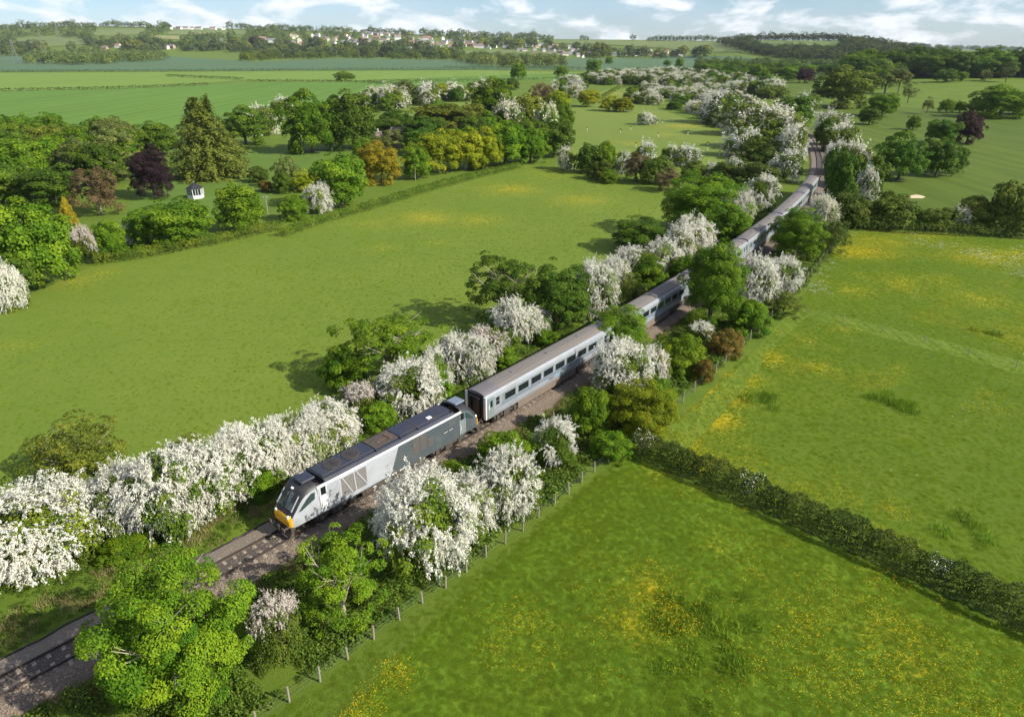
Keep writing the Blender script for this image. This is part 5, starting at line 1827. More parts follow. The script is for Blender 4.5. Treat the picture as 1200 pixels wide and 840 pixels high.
# plain wood masses on the slopes: nobody could count them
def scatter_mesh(name, pl, fam_, m, seed):
    """one object of many joined low crowns"""
    q = np.random.RandomState(seed)
    Vs, Fs, Ts = [], [], []
    base = []
    for me in T_[fam_]:
        v = np.empty(len(me.vertices) * 3, np.float32)
        me.vertices.foreach_get('co', v)
        t = np.empty(len(me.polygons), np.float32)
        me.attributes['tint'].data.foreach_get('value', t)
        base.append((v.reshape(-1, 3), t))
    off = 0
    for i, (x, y, z, w) in enumerate(pl):
        v, t = base[i % len(base)]
        keep = 320
        a = q.uniform(0, 6.28)
        c, s = math.cos(a), math.sin(a)
        vv = v[:keep * 4]
        X = (vv[:, 0] * c - vv[:, 1] * s) * w + x
        Y = (vv[:, 0] * s + vv[:, 1] * c) * w + y
        Z = vv[:, 2] * w * q.uniform(.7, .95) + z - .5
        Vs.append(np.stack([X, Y, Z], -1))
        n = len(vv) // 4
        Fs.append(np.arange(n * 4).reshape(n, 4) + off)
        off += n * 4
        Ts.append(np.clip(t[:n] + q.normal(0, .25), 0, 1))
    o = link(name, npmesh(name, np.concatenate(Vs), np.concatenate(Fs), np.concatenate(Ts)), m=m)
    return tag(o, kind='stuff')


def pxscatter(poly, n, seed, w, sx=4.0, sy=1.2):
    q = random.Random(seed)
    P = []
    x0, x1 = min(p[0] for p in poly), max(p[0] for p in poly)
    y0, y1 = min(p[1] for p in poly), max(p[1] for p in poly)
    t = 0
    while len(P) < n and t < n * 120:
        t += 1
        a, b = q.uniform(x0, x1), q.uniform(y0, y1)
        if bool(inpoly(a, b, poly)) and not any(abs(a - c) < sx and abs(b - d) < sy for c, d in P):
            P.append((a, b))
    return [place(a, b) + (q.uniform(*w),) for a, b in P]


hard = [p[:4] for p in stuffpts]
scatter_mesh('hillside_woodland', hard, 'far', LM['far'], 5)
scatter_mesh('valley_wood', pxscatter([(30, 76), (36, 66), (100, 62), (195, 66), (197, 72), (100, 77)], 130, 41, (16, 22), 3, .9), 'far', LM['far'], 6)
scatter_mesh('village_edge_wood', pxscatter([(285, 73), (290, 64), (400, 62), (535, 66), (600, 71), (560, 72), (400, 68.5), (330, 72)], 130, 42, (15, 22), 3.4, .9), 'far', LM['haw'], 7)
scatter_mesh('middle_wood', pxscatter([(530, 72), (525, 69), (600, 68), (660, 71), (662, 79), (600, 80), (560, 78)], 90, 43, (15, 21), 3, 1), 'far', LM['far'], 8)
scatter_mesh('hanging_wood', pxscatter([(842, 52), (845, 48.2), (870, 47.6), (882, 47.8), (880, 54), (905, 61.5), (980, 61.5), (985, 72), (930, 71), (884, 64)], 170, 44, (17, 26), 2.6, .9)
             + pxscatter([(987, 49), (1030, 53), (1060, 59), (1090, 64), (1100, 69), (1050, 71), (1015, 71), (1014, 69), (1012, 63), (980, 63.5), (985, 56)], 170, 46, (19, 28), 2.6, .9)
             + [place(x_, 48.3) + (22 + (i_ % 3) * 3,) for i_, x_ in enumerate(range(884, 988, 4))], 'far', LM['fard'], 9)
scatter_mesh('skyline_wood', [place(px_, py_) + (w_,) for px_, py_, w_ in [(x, 48.6, 22) for x in range(762, 842, 5)] + [(646, 47.6, 12), (682, 47.8, 20), (687, 47.8, 20), (742, 48.3, 24)]], 'far', LM['fard'], 10)
scatter_mesh('far_ridge_wood', [(u * 5000 + random.Random(i).uniform(-40, 40), 5000 + (i % 5) * 45, float(T(u * 5000, 5000 + (i % 5) * 45)), 34) for i, u in enumerate(np.linspace(.42, .72, 150))], 'far', LM['fard'], 12)
scatter_mesh('riverside_scrub', pxscatter([(815, 80), (820, 75), (985, 78), (1090, 76), (1095, 83), (985, 83)], 110, 45, (12, 18), 4, 1), 'far', LM['fard'], 13)

# houses of the village
M_wallw = mat('white_render', (0.72, 0.70, 0.66), 0.8, var=0.06, scale=.4)
M_wallb = mat('brick_wall', (0.34, 0.24, 0.19), 0.85, var=0.15, scale=.6)
M_wallc = mat('cream_render', (0.58, 0.52, 0.42), 0.8, var=0.08, scale=.4)
M_tile = mat('brown_tile', (0.16, 0.125, 0.108), 0.8, var=0.2, scale=.8)
M_tile2 = mat('orange_tile', (0.28, 0.155, 0.11), 0.8, var=0.2, scale=.8)
M_slate2 = mat('grey_slate', (0.17, 0.17, 0.19), 0.7, var=0.15, scale=.8)
M_brickch = mat('chimney_brick', (0.30, 0.16, 0.11), 0.85, var=0.15)


def gable(w, d, h, rh, ov=.4):
    wl = MB().prism([(-d / 2, -1.5), (d / 2, -1.5), (d / 2, h), (0, h + rh - .15), (-d / 2, h)], -w / 2, w / 2, 'x')
    e = rh * ov / (d / 2)
    rf = MB().prism([(-d / 2 - ov, h - e), (0, h + rh), (d / 2 + ov, h - e), (d / 2 + ov, h - e + .18), (0, h + rh + .2), (-d / 2 - ov, h - e + .18)], -w / 2 - .3, w / 2 + .3, 'x')
    return wl, rf


HM = []
for (w, d, h, rh) in ((13, 8, 5.2, 3.2), (9, 8, 5.4, 3.4), (18, 8, 5.2, 3.2), (12, 9, 3.2, 3.6)):
    wl, rf = gable(w, d, h, rh)
    ch = MB().box(w * .3, w * .3 + .9, -.5, .5, h, h + rh + 1.3)
    wi = MB()
    for s in (-1, 1):
        for k in range(int(w // 3)):
            x = -w / 2 + 1.6 + k * 3
            for z in ([1.0, 3.6] if h > 4 else [1.0]):
                wi.box(x, x + 1.3, s * d / 2 - .03, s * d / 2 + .03, z, z + 1.2)
    HM.append([wl.mesh('wall'), rf.mesh('roof'), ch.mesh('chimney'), wi.mesh('window_row')])
q = random.Random(8)
walls = [(M_wallw, 'white'), (M_wallw, 'white'), (M_wallc, 'cream'), (M_wallb, 'red-brick')]
roofs = [(M_tile, 'brown'), (M_slate2, 'grey'), (M_slate2, 'grey'), (M_tile, 'brown'), (M_tile2, 'orange')]
SPECIAL = {(406, 52): 'large white house at the left end of the village', (500, 47): 'large white house near the middle of the village', (652, 57): 'large white house in the lower village centre',
           (160, 53): 'orange roofed white house alone among hillside trees', (309, 48): 'white house right of the purple tree', (319, 50): 'white house further right of the purple tree'}
for (px, py) in HOUSES:
    x, y, z = place(px, py)
    big = (px, py) in SPECIAL
    hm = HM[2 if big else q.randrange(4)]
    if py < 36:
        hm = HM[2]
    wm, wt = walls[0] if (big or py < 36) else q.choice(walls)
    rm, rt = (M_tile2, 'orange') if (px, py) == (160, 53) else q.choice(roofs)
    zone = 'on the hilltop at the left' if py < 36 else 'scattered among trees on the left hillside' if px < 300 else 'in the upper village' if px < 560 else 'in the lower village'
    lab = SPECIAL.get((px, py)) or f'{wt} house with {rt} roof {zone}'
    t = thing('house', lab, 'house', (x, y, z), q.uniform(-.5, .5) + (PI / 2 if q.random() < .2 and not big else 0), None if big else f'{wt} houses with {rt} roofs {zone}', (1.5, 1.5, 1.4) if big else ((1.3, 1.3, 1.25) if px < 560 else (1.0, 1.0, 1.05)))
    link('wall', hm[0], t, wm)
    link('roof', hm[1], t, rm)
    link('chimney', hm[2], t, M_brickch)
    wo_ = link('windows', hm[3], t, M_glass)
    wo_['kind'] = 'stuff'

# ------------------------------------------------------------------ ground cover (uncountable): instanced clumps, one object per kind of growth
def clump_mesh(name, seed, n, rad, h, w, mode, lean=.35):
    q = np.random.RandomState(seed)
    a = q.uniform(0, 6.28, n)
    r = rad * np.sqrt(q.rand(n))
    x, y = r * np.cos(a), r * np.sin(a)
    V, F, ti = [], [], []
    for i in range(n):
        b = len(V)
        if mode == 'blade':
            hh = h * q.uniform(.5, 1.15)
            dx, dy = q.normal(0, lean * hh, 2)
            c, s = math.cos(a[i] * 7), math.sin(a[i] * 7)
            V += [(x[i] - c * w, y[i] - s * w, 0), (x[i] + c * w, y[i] + s * w, 0), (x[i] + dx + c * w * .2, y[i] + dy + s * w * .2, hh), (x[i] + dx - c * w * .2, y[i] + dy - s * w * .2, hh * .97)]
        elif mode == 'flower':
            z = h * q.uniform(.7, 1.1)
            ww = w * q.uniform(.6, 1.2)
            V += [(x[i] - ww, y[i], z), (x[i], y[i] - ww, z + ww * .4), (x[i] + ww, y[i], z), (x[i], y[i] + ww, z + ww * .3)]
        F.append((b, b + 1, b + 2, b + 3))
        ti.append(q.rand())
    return npmesh(name, np.array(V), np.array(F), np.array(ti))


def leafclump_mesh(name, seed, n, rad, h, leaf):
    q = np.random.RandomState(seed)
    d = sph(q, n)
    d[:, 2] = np.abs(d[:, 2])
    P = d * [rad, rad, h] * (.5 + .5 * q.rand(n) ** .5)[:, None]
    Nn = d * .6 + [0, 0, .6] + q.normal(size=d.shape) * .45
    V, F = leaf_quads(P, Nn, leaf, q)
    V[:, 2] = np.maximum(V[:, 2], .0)
    return npmesh(name, V, F, np.clip(q.normal(.5, .25, n), 0, 1))


def gn_scatter(name, pts, meshes, m, seed, smin=.7, smax=1.3):
    """points -> instances of the clump meshes; one object of kind stuff"""
    objs = []
    srcs = bpy.data.collections.new(name + '_source')
    for i, me in enumerate(meshes):
        me.materials.clear()
        me.materials.append(m)
        o = bpy.data.objects.new(name + '_clump', me)
        srcs.objects.link(o)
    pts = np.asarray(pts, dtype=np.float32)
    q = np.random.RandomState(seed)
    me = bpy.data.meshes.new(name)
    me.vertices.add(len(pts))
    me.vertices.foreach_set('co', pts[:, :3].ravel())
    sc = me.attributes.new('size', 'FLOAT', 'POINT')
    sc.data.foreach_set('value', (q.uniform(smin, smax, len(pts)) * (pts[:, 3] if pts.shape[1] > 3 else 1)).astype(np.float32))
    ro = me.attributes.new('turn', 'FLOAT', 'POINT')
    ro.data.foreach_set('value', q.uniform(0, 6.28, len(pts)).astype(np.float32))
    o = bpy.data.objects.new(name, me)
    col.objects.link(o)
    ng = bpy.data.node_groups.new(name + '_nodes', 'GeometryNodeTree')
    ng.interface.new_socket('Geometry', in_out='INPUT', socket_type='NodeSocketGeometry')
    ng.interface.new_socket('Geometry', in_out='OUTPUT', socket_type='NodeSocketGeometry')
    gi, go = ng.nodes.new('NodeGroupInput'), ng.nodes.new('NodeGroupOutput')
    ip = ng.nodes.new('GeometryNodeInstanceOnPoints')
    ci = ng.nodes.new('GeometryNodeCollectionInfo')
    ci.inputs['Collection'].default_value = srcs
    ci.inputs['Separate Children'].default_value = True
    ip.inputs['Pick Instance'].default_value = True
    a1 = ng.nodes.new('GeometryNodeInputNamedAttribute')
    a1.data_type = 'FLOAT'
    a1.inputs['Name'].default_value = 'size'
    a2 = ng.nodes.new('GeometryNodeInputNamedAttribute')
    a2.data_type = 'FLOAT'
    a2.inputs['Name'].default_value = 'turn'
    cx_ = ng.nodes.new('ShaderNodeCombineXYZ')
    ng.links.new(a2.outputs['Attribute'], cx_.inputs['Z'])
    ng.links.new(gi.outputs[0], ip.inputs['Points'])
    ng.links.new(ci.outputs[0], ip.inputs['Instance'])
    ng.links.new(cx_.outputs[0], ip.inputs['Rotation'])
    ng.links.new(a1.outputs['Attribute'], ip.inputs['Scale'])
    ng.links.new(ip.outputs[0], go.inputs[0])
    md = o.modifiers.new('scatter', 'NODES')
    md.node_group = ng
    return tag(o, kind='stuff')


def scatter_poly(poly, n, seed, world=False):
    q = np.random.RandomState(seed)
    W = poly if world else [place(*p)[:2] for p in poly]
    x0, x1 = min(p[0] for p in W), max(p[0] for p in W)
    y0, y1 = min(p[1] for p in W), max(p[1] for p in W)
    x, y = q.uniform(x0, x1, n * 4), q.uniform(y0, y1, n * 4)
    k = inpoly(x, y, W)
    return np.stack([x[k], y[k]], -1)[:n]


def noise2(p, s, seed):
    q = np.random.RandomState(seed)
    v = 0
    for i in range(8):
        k = q.normal(size=2) * s * (1 + .4 * i)
        v = v + np.sin(p @ k + q.uniform(0, 6.28)) / (1 + .25 * i)
    return v / 3


def z0(p, z=0.0, s=None):
    a = np.concatenate([p, np.full((len(p), 1), z)], 1)
    if s is not None:
        a = np.concatenate([a, np.asarray(s).reshape(-1, 1)], 1)
    return a


def strip(s0, s1, o0, o1, n, seed):
    q = np.random.RandomState(seed)
    out = []
    for _ in range(n):
        s = q.uniform(s0, s1)
        p, d = track(s)
        o_ = q.uniform(o0, o1)
        out.append((p[0] + d[1] * o_, p[1] - d[0] * o_))
    return np.array(out)


# world-space fence line on the camera side of the railway
FENCE = [(300, 850), (362, 808), (394, 783), (448, 741), (493, 708), (537, 678), (575, 649), (610, 624), (640, 600), (668, 577), (704, 548), (745, 520)]
FENCE2 = [(745, 520), (804, 468), (835, 440), (870, 408), (905, 372), (940, 335), (960, 310), (985, 280)]
WF = [place(*p)[:2] for p in FENCE + FENCE2[1:]]
wpoly = [(-20, 18)] + WF


def bank(n, seed, lo=2.9):
    """points between the ballast edge and the fence"""
    q = np.random.RandomState(seed)
    out = []
    while len(out) < n:
        s = q.uniform(-22, 170)
        p, d = track(s)
        nrm = np.array([d[1], -d[0]])
        # distance to fence along the normal
        best = 12.0
        for i in range(len(WF) - 1):
            a, b = np.array(WF[i]), np.array(WF[i + 1])
            den = nrm[0] * (b - a)[1] - nrm[1] * (b - a)[0]
            if abs(den) < 1e-6:
                continue
            t = ((a - p)[0] * (b - a)[1] - (a - p)[1] * (b - a)[0]) / den
            u = ((a - p)[0] * nrm[1] - (a - p)[1] * nrm[0]) / den
            if 0 <= u <= 1 and t > 0:
                best = min(best, t)
        m = max(2, int((best - lo) * 1.6))
        for _ in range(m):
            out.append(p + nrm * q.uniform(lo, best + .3))
    return np.array(out[:n])


weeds = [leafclump_mesh('weed', 500 + i, 70, .55, .55, .17) for i in range(3)]
pb = bank(7500, 1)
kb = noise2(pb, .35, 4)
gn_scatter('bramble_and_nettles', z0(pb, 0.0, np.clip(.95 + .5 * kb, .45, 1.9)), weeds, leafmat('nettle_leaf', (0.030, 0.080, 0.010), (0.085, 0.165, 0.018), .28), 3)
pl = np.concatenate([strip(-24, 150, -3.2, -9.0, 4200, 6), strip(-24, 20, -9, -14, 900, 9)])
kb = noise2(pl, .3, 8)
gn_scatter('verge_weeds', z0(pl, 0.0, np.clip(.35 + .55 * np.maximum(kb, 0) + .25 * (np.arange(len(pl)) % 3 == 0), .3, 1.3)), weeds, leafmat('verge_leaf', (0.050, 0.10, 0.012), (0.12, 0.18, 0.022), .28), 4)
straw = [clump_mesh('dry_tuft', 520 + i, 50, .5, .35, .018, 'blade') for i in range(2)]
gn_scatter('dry_verge_grass', z0(np.concatenate([strip(-24, 60, -3.0, -6.5, 420, 12), strip(-20, 90, 2.9, 4.2, 450, 13)]), .01), straw, leafmat('straw', (0.16, 0.14, 0.05), (0.30, 0.25, 0.11), .2), 5)
# meadow grass
grass = [clump_mesh('grass_tuft', 540 + i, 75, .75, .30, .022, 'blade') for i in range(3)]
gm = leafmat('grass_blade', (0.155, 0.28, 0.010), (0.30, 0.39, 0.020), .5)
gl = leafmat('grass_blade_left', (0.17, 0.28, 0.018), (0.28, 0.37, 0.036), .5)
PR = [(955, 330), (985, 283), (1010, 272), (1200, 282), (1330, 292), (1330, 640), (1200, 712), (980, 614), (850, 560), (752, 515), (790, 498), (850, 440), (905, 392)]
PLW = [(745, 545), (860, 592), (980, 644), (1200, 748), (1330, 810), (1330, 960), (300, 960), (405, 838), (500, 735), (600, 650), (700, 560)]
PLF = [(-60, 470), (0, 380), (110, 318), (260, 290), (440, 238), (610, 197), (665, 200), (780, 228), (740, 290), (640, 370), (560, 410), (430, 470), (300, 505), (150, 545), (0, 595), (-60, 610)]
p1 = scatter_poly(PLW, 30000, 21)
p2 = scatter_poly(PR, 40000, 22)
p4 = np.concatenate([scatter_poly([(300, 850), (362, 812), (448, 746), (537, 683), (610, 630), (668, 582), (735, 530), (745, 545), (700, 575), (600, 660), (500, 750), (405, 850)], 2600, 24)])
p1 = np.concatenate([p1, p4])
gn_scatter('meadow_grass', z0(np.concatenate([p1, p2]), .01, np.clip(.25 + .04 * noise2(np.concatenate([p1, p2]), .5, 11), .18, .5)), grass, gm, 7)
p3 = scatter_poly(PLF, 30000, 23)
gn_scatter('left_meadow_grass_tufts', z0(p3, .01, np.clip(.22 + .04 * noise2(p3, .15, 12), .15, .35)), grass, gl, 8)

flower = [clump_mesh('buttercup_patch', 560 + i, 22, .9, .32, .028, 'flower') for i in range(3)]
M_but = leafmat('buttercup_yellow', (0.50, 0.36, 0.008), (0.72, 0.52, 0.015), .2, objvar=.08)


def flowers(patches, poly, seed, base_n, k):
    q = np.random.RandomState(seed)
    out = []
    for (px, py, rad, st) in patches:
        X = place(px, py)
        n = int(k * st * rad * rad)
        c = np.array(X[:2]) + q.normal(size=(n, 2)) * rad * .5
        out.append(c)
    c = scatter_poly(poly, base_n * 4, seed + 1)
    c = c[noise2(c, .12, seed) + .35 * noise2(c, .5, seed + 2) > .45]
    out.append(c[:base_n])
    return np.concatenate(out)


but_low = flowers([(770, 560, 3.0, .3), (820, 570, 4, .25), (760, 690, 4, .5), (740, 730, 4, .6), (790, 720, 4, .5), (640, 760, 4, .5), (600, 740, 4, .4), (840, 640, 4, .3), (950, 720, 6, .35), (1050, 740, 7, .4), (1080, 790, 7, .4), (980, 800, 6, .3), (700, 660, 3, .3)], PLW, 71, 1500, 3.2)
but_up = flowers([(1005, 295, 8, 1.0), (1035, 283, 9, .6), (850, 465, 3, .9), (835, 490, 3, .8), (870, 445, 3, .7), (900, 420, 4, .5), (800, 520, 3, .6), (820, 540, 3, .5), (990, 385, 4, .4)], PR, 81, 1500, 4)
gn_scatter('buttercups', z0(np.concatenate([but_low, but_up]), .0), flower, M_but, 9)
M_dai = leafmat('daisy_white', (0.5, 0.5, 0.44), (0.7, 0.7, 0.64), .2, objvar=.08)
dai = [clump_mesh('daisy_patch', 580, 9, .5, .30, .05, 'flower')]
pd = scatter_poly(PR, 3000, 91)
pd = pd[noise2(pd, .10, 92) > .55]
gn_scatter('cow_parsley', z0(pd, .0), dai, M_dai, 10)
tall = [clump_mesh('dark_grass_patch', 590 + i, 110, .8, .42, .025, 'blade') for i in range(2)]
dk = []
q_ = np.random.RandomState(44)
for px, py, r_, n in ((815, 735, 3.8, 26), (1055, 475, 1.6, 12), (1030, 462, 1.6, 5), (900, 470, 2, 7), (1150, 390, 2, 4), (1140, 620, 2, 6)):
    X = place(px, py)
    dk.append(np.array(X[:2]) + q_.normal(size=(n, 2)) * r_ * .5)
gn_scatter('coarse_grass_patches', z0(np.concatenate(dk), .01), tall, leafmat('coarse_blade', (0.080, 0.17, 0.012), (0.17, 0.27, 0.02), .3), 11)

# ------------------------------------------------------------------ fences, posts, poles
M_wood = mat('weathered_wood', (0.24, 0.21, 0.165), 0.9, var=0.35, scale=8)
M_wire = mat('fence_wire', (0.30, 0.30, 0.29), 0.5, 0.6)


def fence(line, step, h, r, label, wires=3, sag=0.02):
    W = [np.array(place(*p)[:2]) for p in line]
    t = thing('fence', label, 'fence', (W[0][0], W[0][1], 0))
    base = W[0]
    pm = MB().tube((0, 0, -.3), (0, 0, h), r, r * .9, 7)
    pm = pm.mesh('post')
    pm.materials.append(M_wood)
    q = random.Random(int(step * 100) + len(line))
    dist = 0
    tops = []
    for i in range(len(W) - 1):
        d = W[i + 1] - W[i]
        ln = np.linalg.norm(d)
        while dist < ln:
            p = W[i] + d * dist / ln - base
            o = link('post', pm, t, loc=(p[0] + q.uniform(-.06, .06), p[1] + q.uniform(-.06, .06), 0))
            o.rotation_euler = (q.uniform(-.05, .05), q.uniform(-.05, .05), q.uniform(0, 3))
            o.scale = (1, 1, q.uniform(.9, 1.08))
            tops.append(p)
            dist += step
        dist -= ln
    for k in range(wires):
        z = h * (.35 + .28 * k)
        b = MB()
        for a, c in zip(tops[:-1], tops[1:]):
            m_ = (a + c) / 2
            b.tube((a[0], a[1], z), (m_[0], m_[1], z - sag), .008, n=3)
            b.tube((m_[0], m_[1], z - sag), (c[0], c[1], z), .008, n=3)
        b.build('wire', M_wire, t)
    return t


fence(FENCE, 2.05, 1.12, .07, 'post and wire fence between the railway bank and the lower right meadow')
fence([(752, 513)] + FENCE2[1:], 3.0, 1.2, .07, 'post and wire fence between the railway bank and the upper right meadow')
fence([(945, 367), (1060, 396), (1200, 434), (1330, 470)], 5.0, 1.15, .05, 'thin stake fence crossing the upper right meadow', 2)

# clipped hedge running down to the right edge
def hedge(name, line, w, h, leaf, per_m, m, label, stems=True, blossom=0, group=None):
    q = np.random.RandomState(len(line) * 7 + int(h * 10))
    W = [np.array(place(*p)[:2]) for p in line]
    seg = [(W[i], W[i + 1]) for i in range(len(W) - 1)]
    P, Nn, ti, S = [], [], [], []
    acc = 0
    for a, b in seg:
        d = b - a
        ln = np.linalg.norm(d)
        d = d / ln
        nrm = np.array([-d[1], d[0]])
        n = int(per_m * ln)
        t = q.uniform(0, ln, n)
        th = q.uniform(-.15, PI + .15, n)
        ss = t + acc
        bump = 1 + .08 * np.sin(ss * 1.7 + 1) + .07 * np.sin(ss * 3.9) + .06 * np.sin(ss * .63 + 2) + .05 * np.sin(ss * 8.1 + th * 3)
        rad = (.72 + .32 * q.rand(n) ** .5) * bump
        e = .55
        cx_ = np.sign(np.cos(th)) * np.abs(np.cos(th)) ** e * w / 2 * rad
        cz_ = np.maximum(np.sign(np.sin(th)) * np.abs(np.sin(th)) ** e, 0) * h * rad
        P.append(np.stack([a[0] + d[0] * t + nrm[0] * cx_, a[1] + d[1] * t + nrm[1] * cx_, cz_ + q.rand(n) * .1], -1))
        Nn.append(np.stack([nrm[0] * np.cos(th), nrm[1] * np.cos(th), np.sin(th)], -1) * .8 + q.normal(size=(n, 3)) * .5)
        ti.append(np.clip(.5 + .3 * np.sin(ss * .9) + q.normal(size=n) * .22, 0, 1))
        S.append(ss)
        acc += ln
    P = np.concatenate(P)
    o0 = np.array([W[0][0], W[0][1], 0])
    V, F = leaf_quads(P - o0, np.concatenate(Nn), leaf, q)
    t = thing(name, label, 'hedge', tuple(o0), 0, group)
    link('foliage', npmesh('foliage', V, F, np.concatenate(ti)), t, m)
    if blossom:
        ss = np.concatenate(S)
        k = (np.sin(ss * .55 + 1.2) + np.sin(ss * 1.3) > 1.25) & (P[:, 2] > h * .5) & (q.rand(len(ss)) < blossom)
        V, F = leaf_quads(P[k] - o0 + [0, 0, .06], np.tile([0, 0, 1.], (k.sum(), 1)) + q.normal(size=(k.sum(), 3)) * .5, leaf * .9, q)
        link('blossom', npmesh('blossom', V, F, q.rand(k.sum())), t, LM['white'])
    if stems:
        b = MB()
        for a, c in seg:
            ln = np.linalg.norm(c - a)
            for k in range(int(ln / .6)):
                p = a + (c - a) * (k + q.uniform(.1, .9)) * .6 / ln - o0[:2]
                b.tube((p[0], p[1], 0), (p[0] + q.uniform(-.3, .3), p[1] + q.uniform(-.3, .3), h * .8), .03, .012, 4)
        st = b.build('stems', M_bark, t)
        st['kind'] = 'stuff'
    return t


LM['hedge'] = leafmat('hedge_leaf', (0.028, 0.060, 0.010), (0.095, 0.125, 0.022), .22)
hedge('hedge', [(744, 528), (860, 576), (980, 630), (1100, 684), (1215, 738), (1330, 790)], 2.0, 2.05, .13, 1200, LM['hedge'], 'long clipped hawthorn hedge dividing the two right meadows', True, .14)
hedge('hedge', [(330, 278), (372, 262), (430, 246), (500, 224), (560, 208), (610, 196)], 2.2, 1.6, .24, 190, LM['haw'], 'rough low hedge along the top of the left meadow under the avenue')
hedge('hedge', [(110, 309), (175, 300), (260, 284), (330, 268)], 2.4, 1.8, .26, 170, LM['haw'], 'rough hedge at the garden side of the left meadow')
for (ln_, lb, hh) in (([(-60, 108), (0, 107), (100, 105.5), (170, 103.3), (245, 100)], 'thin hedge across the big crop field at the left', 2.0),
                      ([(195, 90), (240, 92), (285, 94)], 'short dark hedge between the two pale crop fields', 2.4),
                      ([(290, 96), (340, 96), (420, 97), (480, 101)], 'thin hedge across the crop field towards the lone oak', 2.0),
                      ([(-60, 86), (0, 85.5), (150, 85), (330, 83.8), (560, 82), (660, 82)], 'long dark hedge below the blue-green field', 3.4),
                      ([(430, 97), (520, 96.5), (600, 95), (640, 94)], 'thin hedge beside the lone oak of the far crop', 2.4),
                      ([(520, 80), (600, 80.5), (690, 81.5)], 'hedge below the middle wood', 3.0)):
    hedge('hedge', ln_, 4.0, hh, .9, 9, LM['fard'], lb, False)
hedge('hedge', [(1000, 268), (1060, 272), (1130, 275), (1215, 279), (1300, 283)], 3.2, 2.0, .28, 150, LM['scrub'], 'rough foot of the golf course hedge above the yellow flowers')
hedge('hedge', [(700, 118), (725, 104), (742, 103)], 2.5, 2, .5, 30, LM['scrub'], 'ragged hedge in the top of the pasture', False)


def pole(px, py, top, label, r=.13):
    x, y, z = place(px, py)
    h = CAM_H + y * slope(top) - z
    t = thing('utility_pole', label, 'pole', (x, y, z))
    MB().tube((0, 0, -.3), (0, 0, h), r, r * .75, 8).build('shaft', M_wood, t)
    MB().box(-.5, .5, -.05, .05, h - .5, h - .38).build('crossarm', M_wood, t)
    for s in (-1, 1):
        MB().tube((s * .42, 0, h - .38), (s * .42, 0, h - .22), .05, n=6).build('insulator', M_lamp, t)
    return t


pole(314, 252, 229, 'short wooden pole by the garden corner of the meadow')
pole(487, 212, 192, 'pale wooden pole under the avenue of lime trees')
pole(631, 190, 162, 'wooden pole at the right end of the avenue')
pole(88, 305, 262, 'leaning grey pole beside the faded hawthorn')
pole(713, 92, 82, 'distant pole behind the white hawthorn belt')

# lineside sign, cabinet
def lineside(px, py, kind):
    x, y, z = place(px, py)
    if kind == 'sign':
        t = thing('railway_sign', 'round white sign on a post right of the bare track', 'sign', (x, y, z))
        MB().tube((0, 0, 0), (0, 0, 2.6), .07, n=8).build('post', M_wire, t)
        MB().tube((0, -.04, 2.9), (0, .04, 2.9), .75, n=20).build('disc', M_white, t)
        MB().tube((0, -.06, 2.9), (0, -.045, 2.9), .3, n=16).build('centre_mark', M_roofd, t)
    else:
        t = thing('equipment_cabinet', 'white trackside cabinet under the round sign', 'cabinet', (x, y, z))
        MB().box(-1.1, 1.1, -.4, .4, .3, 1.4).build('case', M_white, t, bevel=.04)
        MB().box(-1.2, 1.2, -.5, .5, 1.4, 1.48).build('lid', M_white, t)
        for s in (-1, 1):
            MB().box(s * .8 - .1, s * .8 + .1, -.3, .3, 0, .3).build('foot', M_conc, t)


lineside(971.5, 181, 'sign')
lineside(976, 184, 'box')

# summerhouse
x, y, z = place(230, 232)
sh = thing('summerhouse', 'small white summerhouse with dark pointed roof in front of the conifer', 'summerhouse', (x, y, z), .1)
sh.scale = (1.0, 1.0, .95)
n = 6
W6 = [(1.9 * math.cos(PI / 6 + i * PI / 3), 1.9 * math.sin(PI / 6 + i * PI / 3)) for i in range(n)]
MB().prism(W6, 0, .9, 'z').build('base_wall', M_white, sh)
for i in range(n):
    a, b = W6[i], W6[(i + 1) % n]
    MB().tube((a[0], a[1], .9), (a[0], a[1], 2.5), .11, n=6).build('corner_post', M_white, sh)
    for f in (.2, .5, .8):
        p = [(a[j] + (b[j] - a[j]) * f) * .985 for j in (0, 1)]
        u = [(b[j] - a[j]) / 1.9 * .21 for j in (0, 1)]
        pn = MB().poly([(p[0] - u[0], p[1] - u[1], .95), (p[0] + u[0], p[1] + u[1], .95), (p[0] + u[0], p[1] + u[1], 2.3), (p[0] - u[0], p[1] - u[1], 2.3),
                        (p[0] * .97 - u[0], p[1] * .97 - u[1], .95), (p[0] * .97 + u[0], p[1] * .97 + u[1], .95), (p[0] * .97 + u[0], p[1] * .97 + u[1], 2.3), (p[0] * .97 - u[0], p[1] * .97 - u[1], 2.3)],
                       [(0, 1, 2, 3), (7, 6, 5, 4), (0, 4, 5, 1), (1, 5, 6, 2), (2, 6, 7, 3), (3, 7, 4, 0)])
        pn.build('window', M_glass, sh)
        if f != .8:
            g = [(a[j] + (b[j] - a[j]) * (f + .15)) for j in (0, 1)]
            MB().tube((g[0], g[1], .9), (g[0], g[1], 2.4), .07, n=6).build('glazing_bar', M_white, sh)
MB().prism([(p[0] * 1.03, p[1] * 1.03) for p in W6], 2.38, 2.55, 'z').build('eaves', M_white, sh)
rv = [(p[0] * 1.15, p[1] * 1.15, 2.55) for p in W6] + [(0, 0, 3.9)]
MB().poly(rv, [(i, (i + 1) % n, n) for i in range(n)] + [tuple(range(n - 1, -1, -1))]).build('roof', M_roofd, sh)
MB().tube((0, 0, 3.85), (0, 0, 4.3), .06, .02, 6).build('finial', M_white, sh)

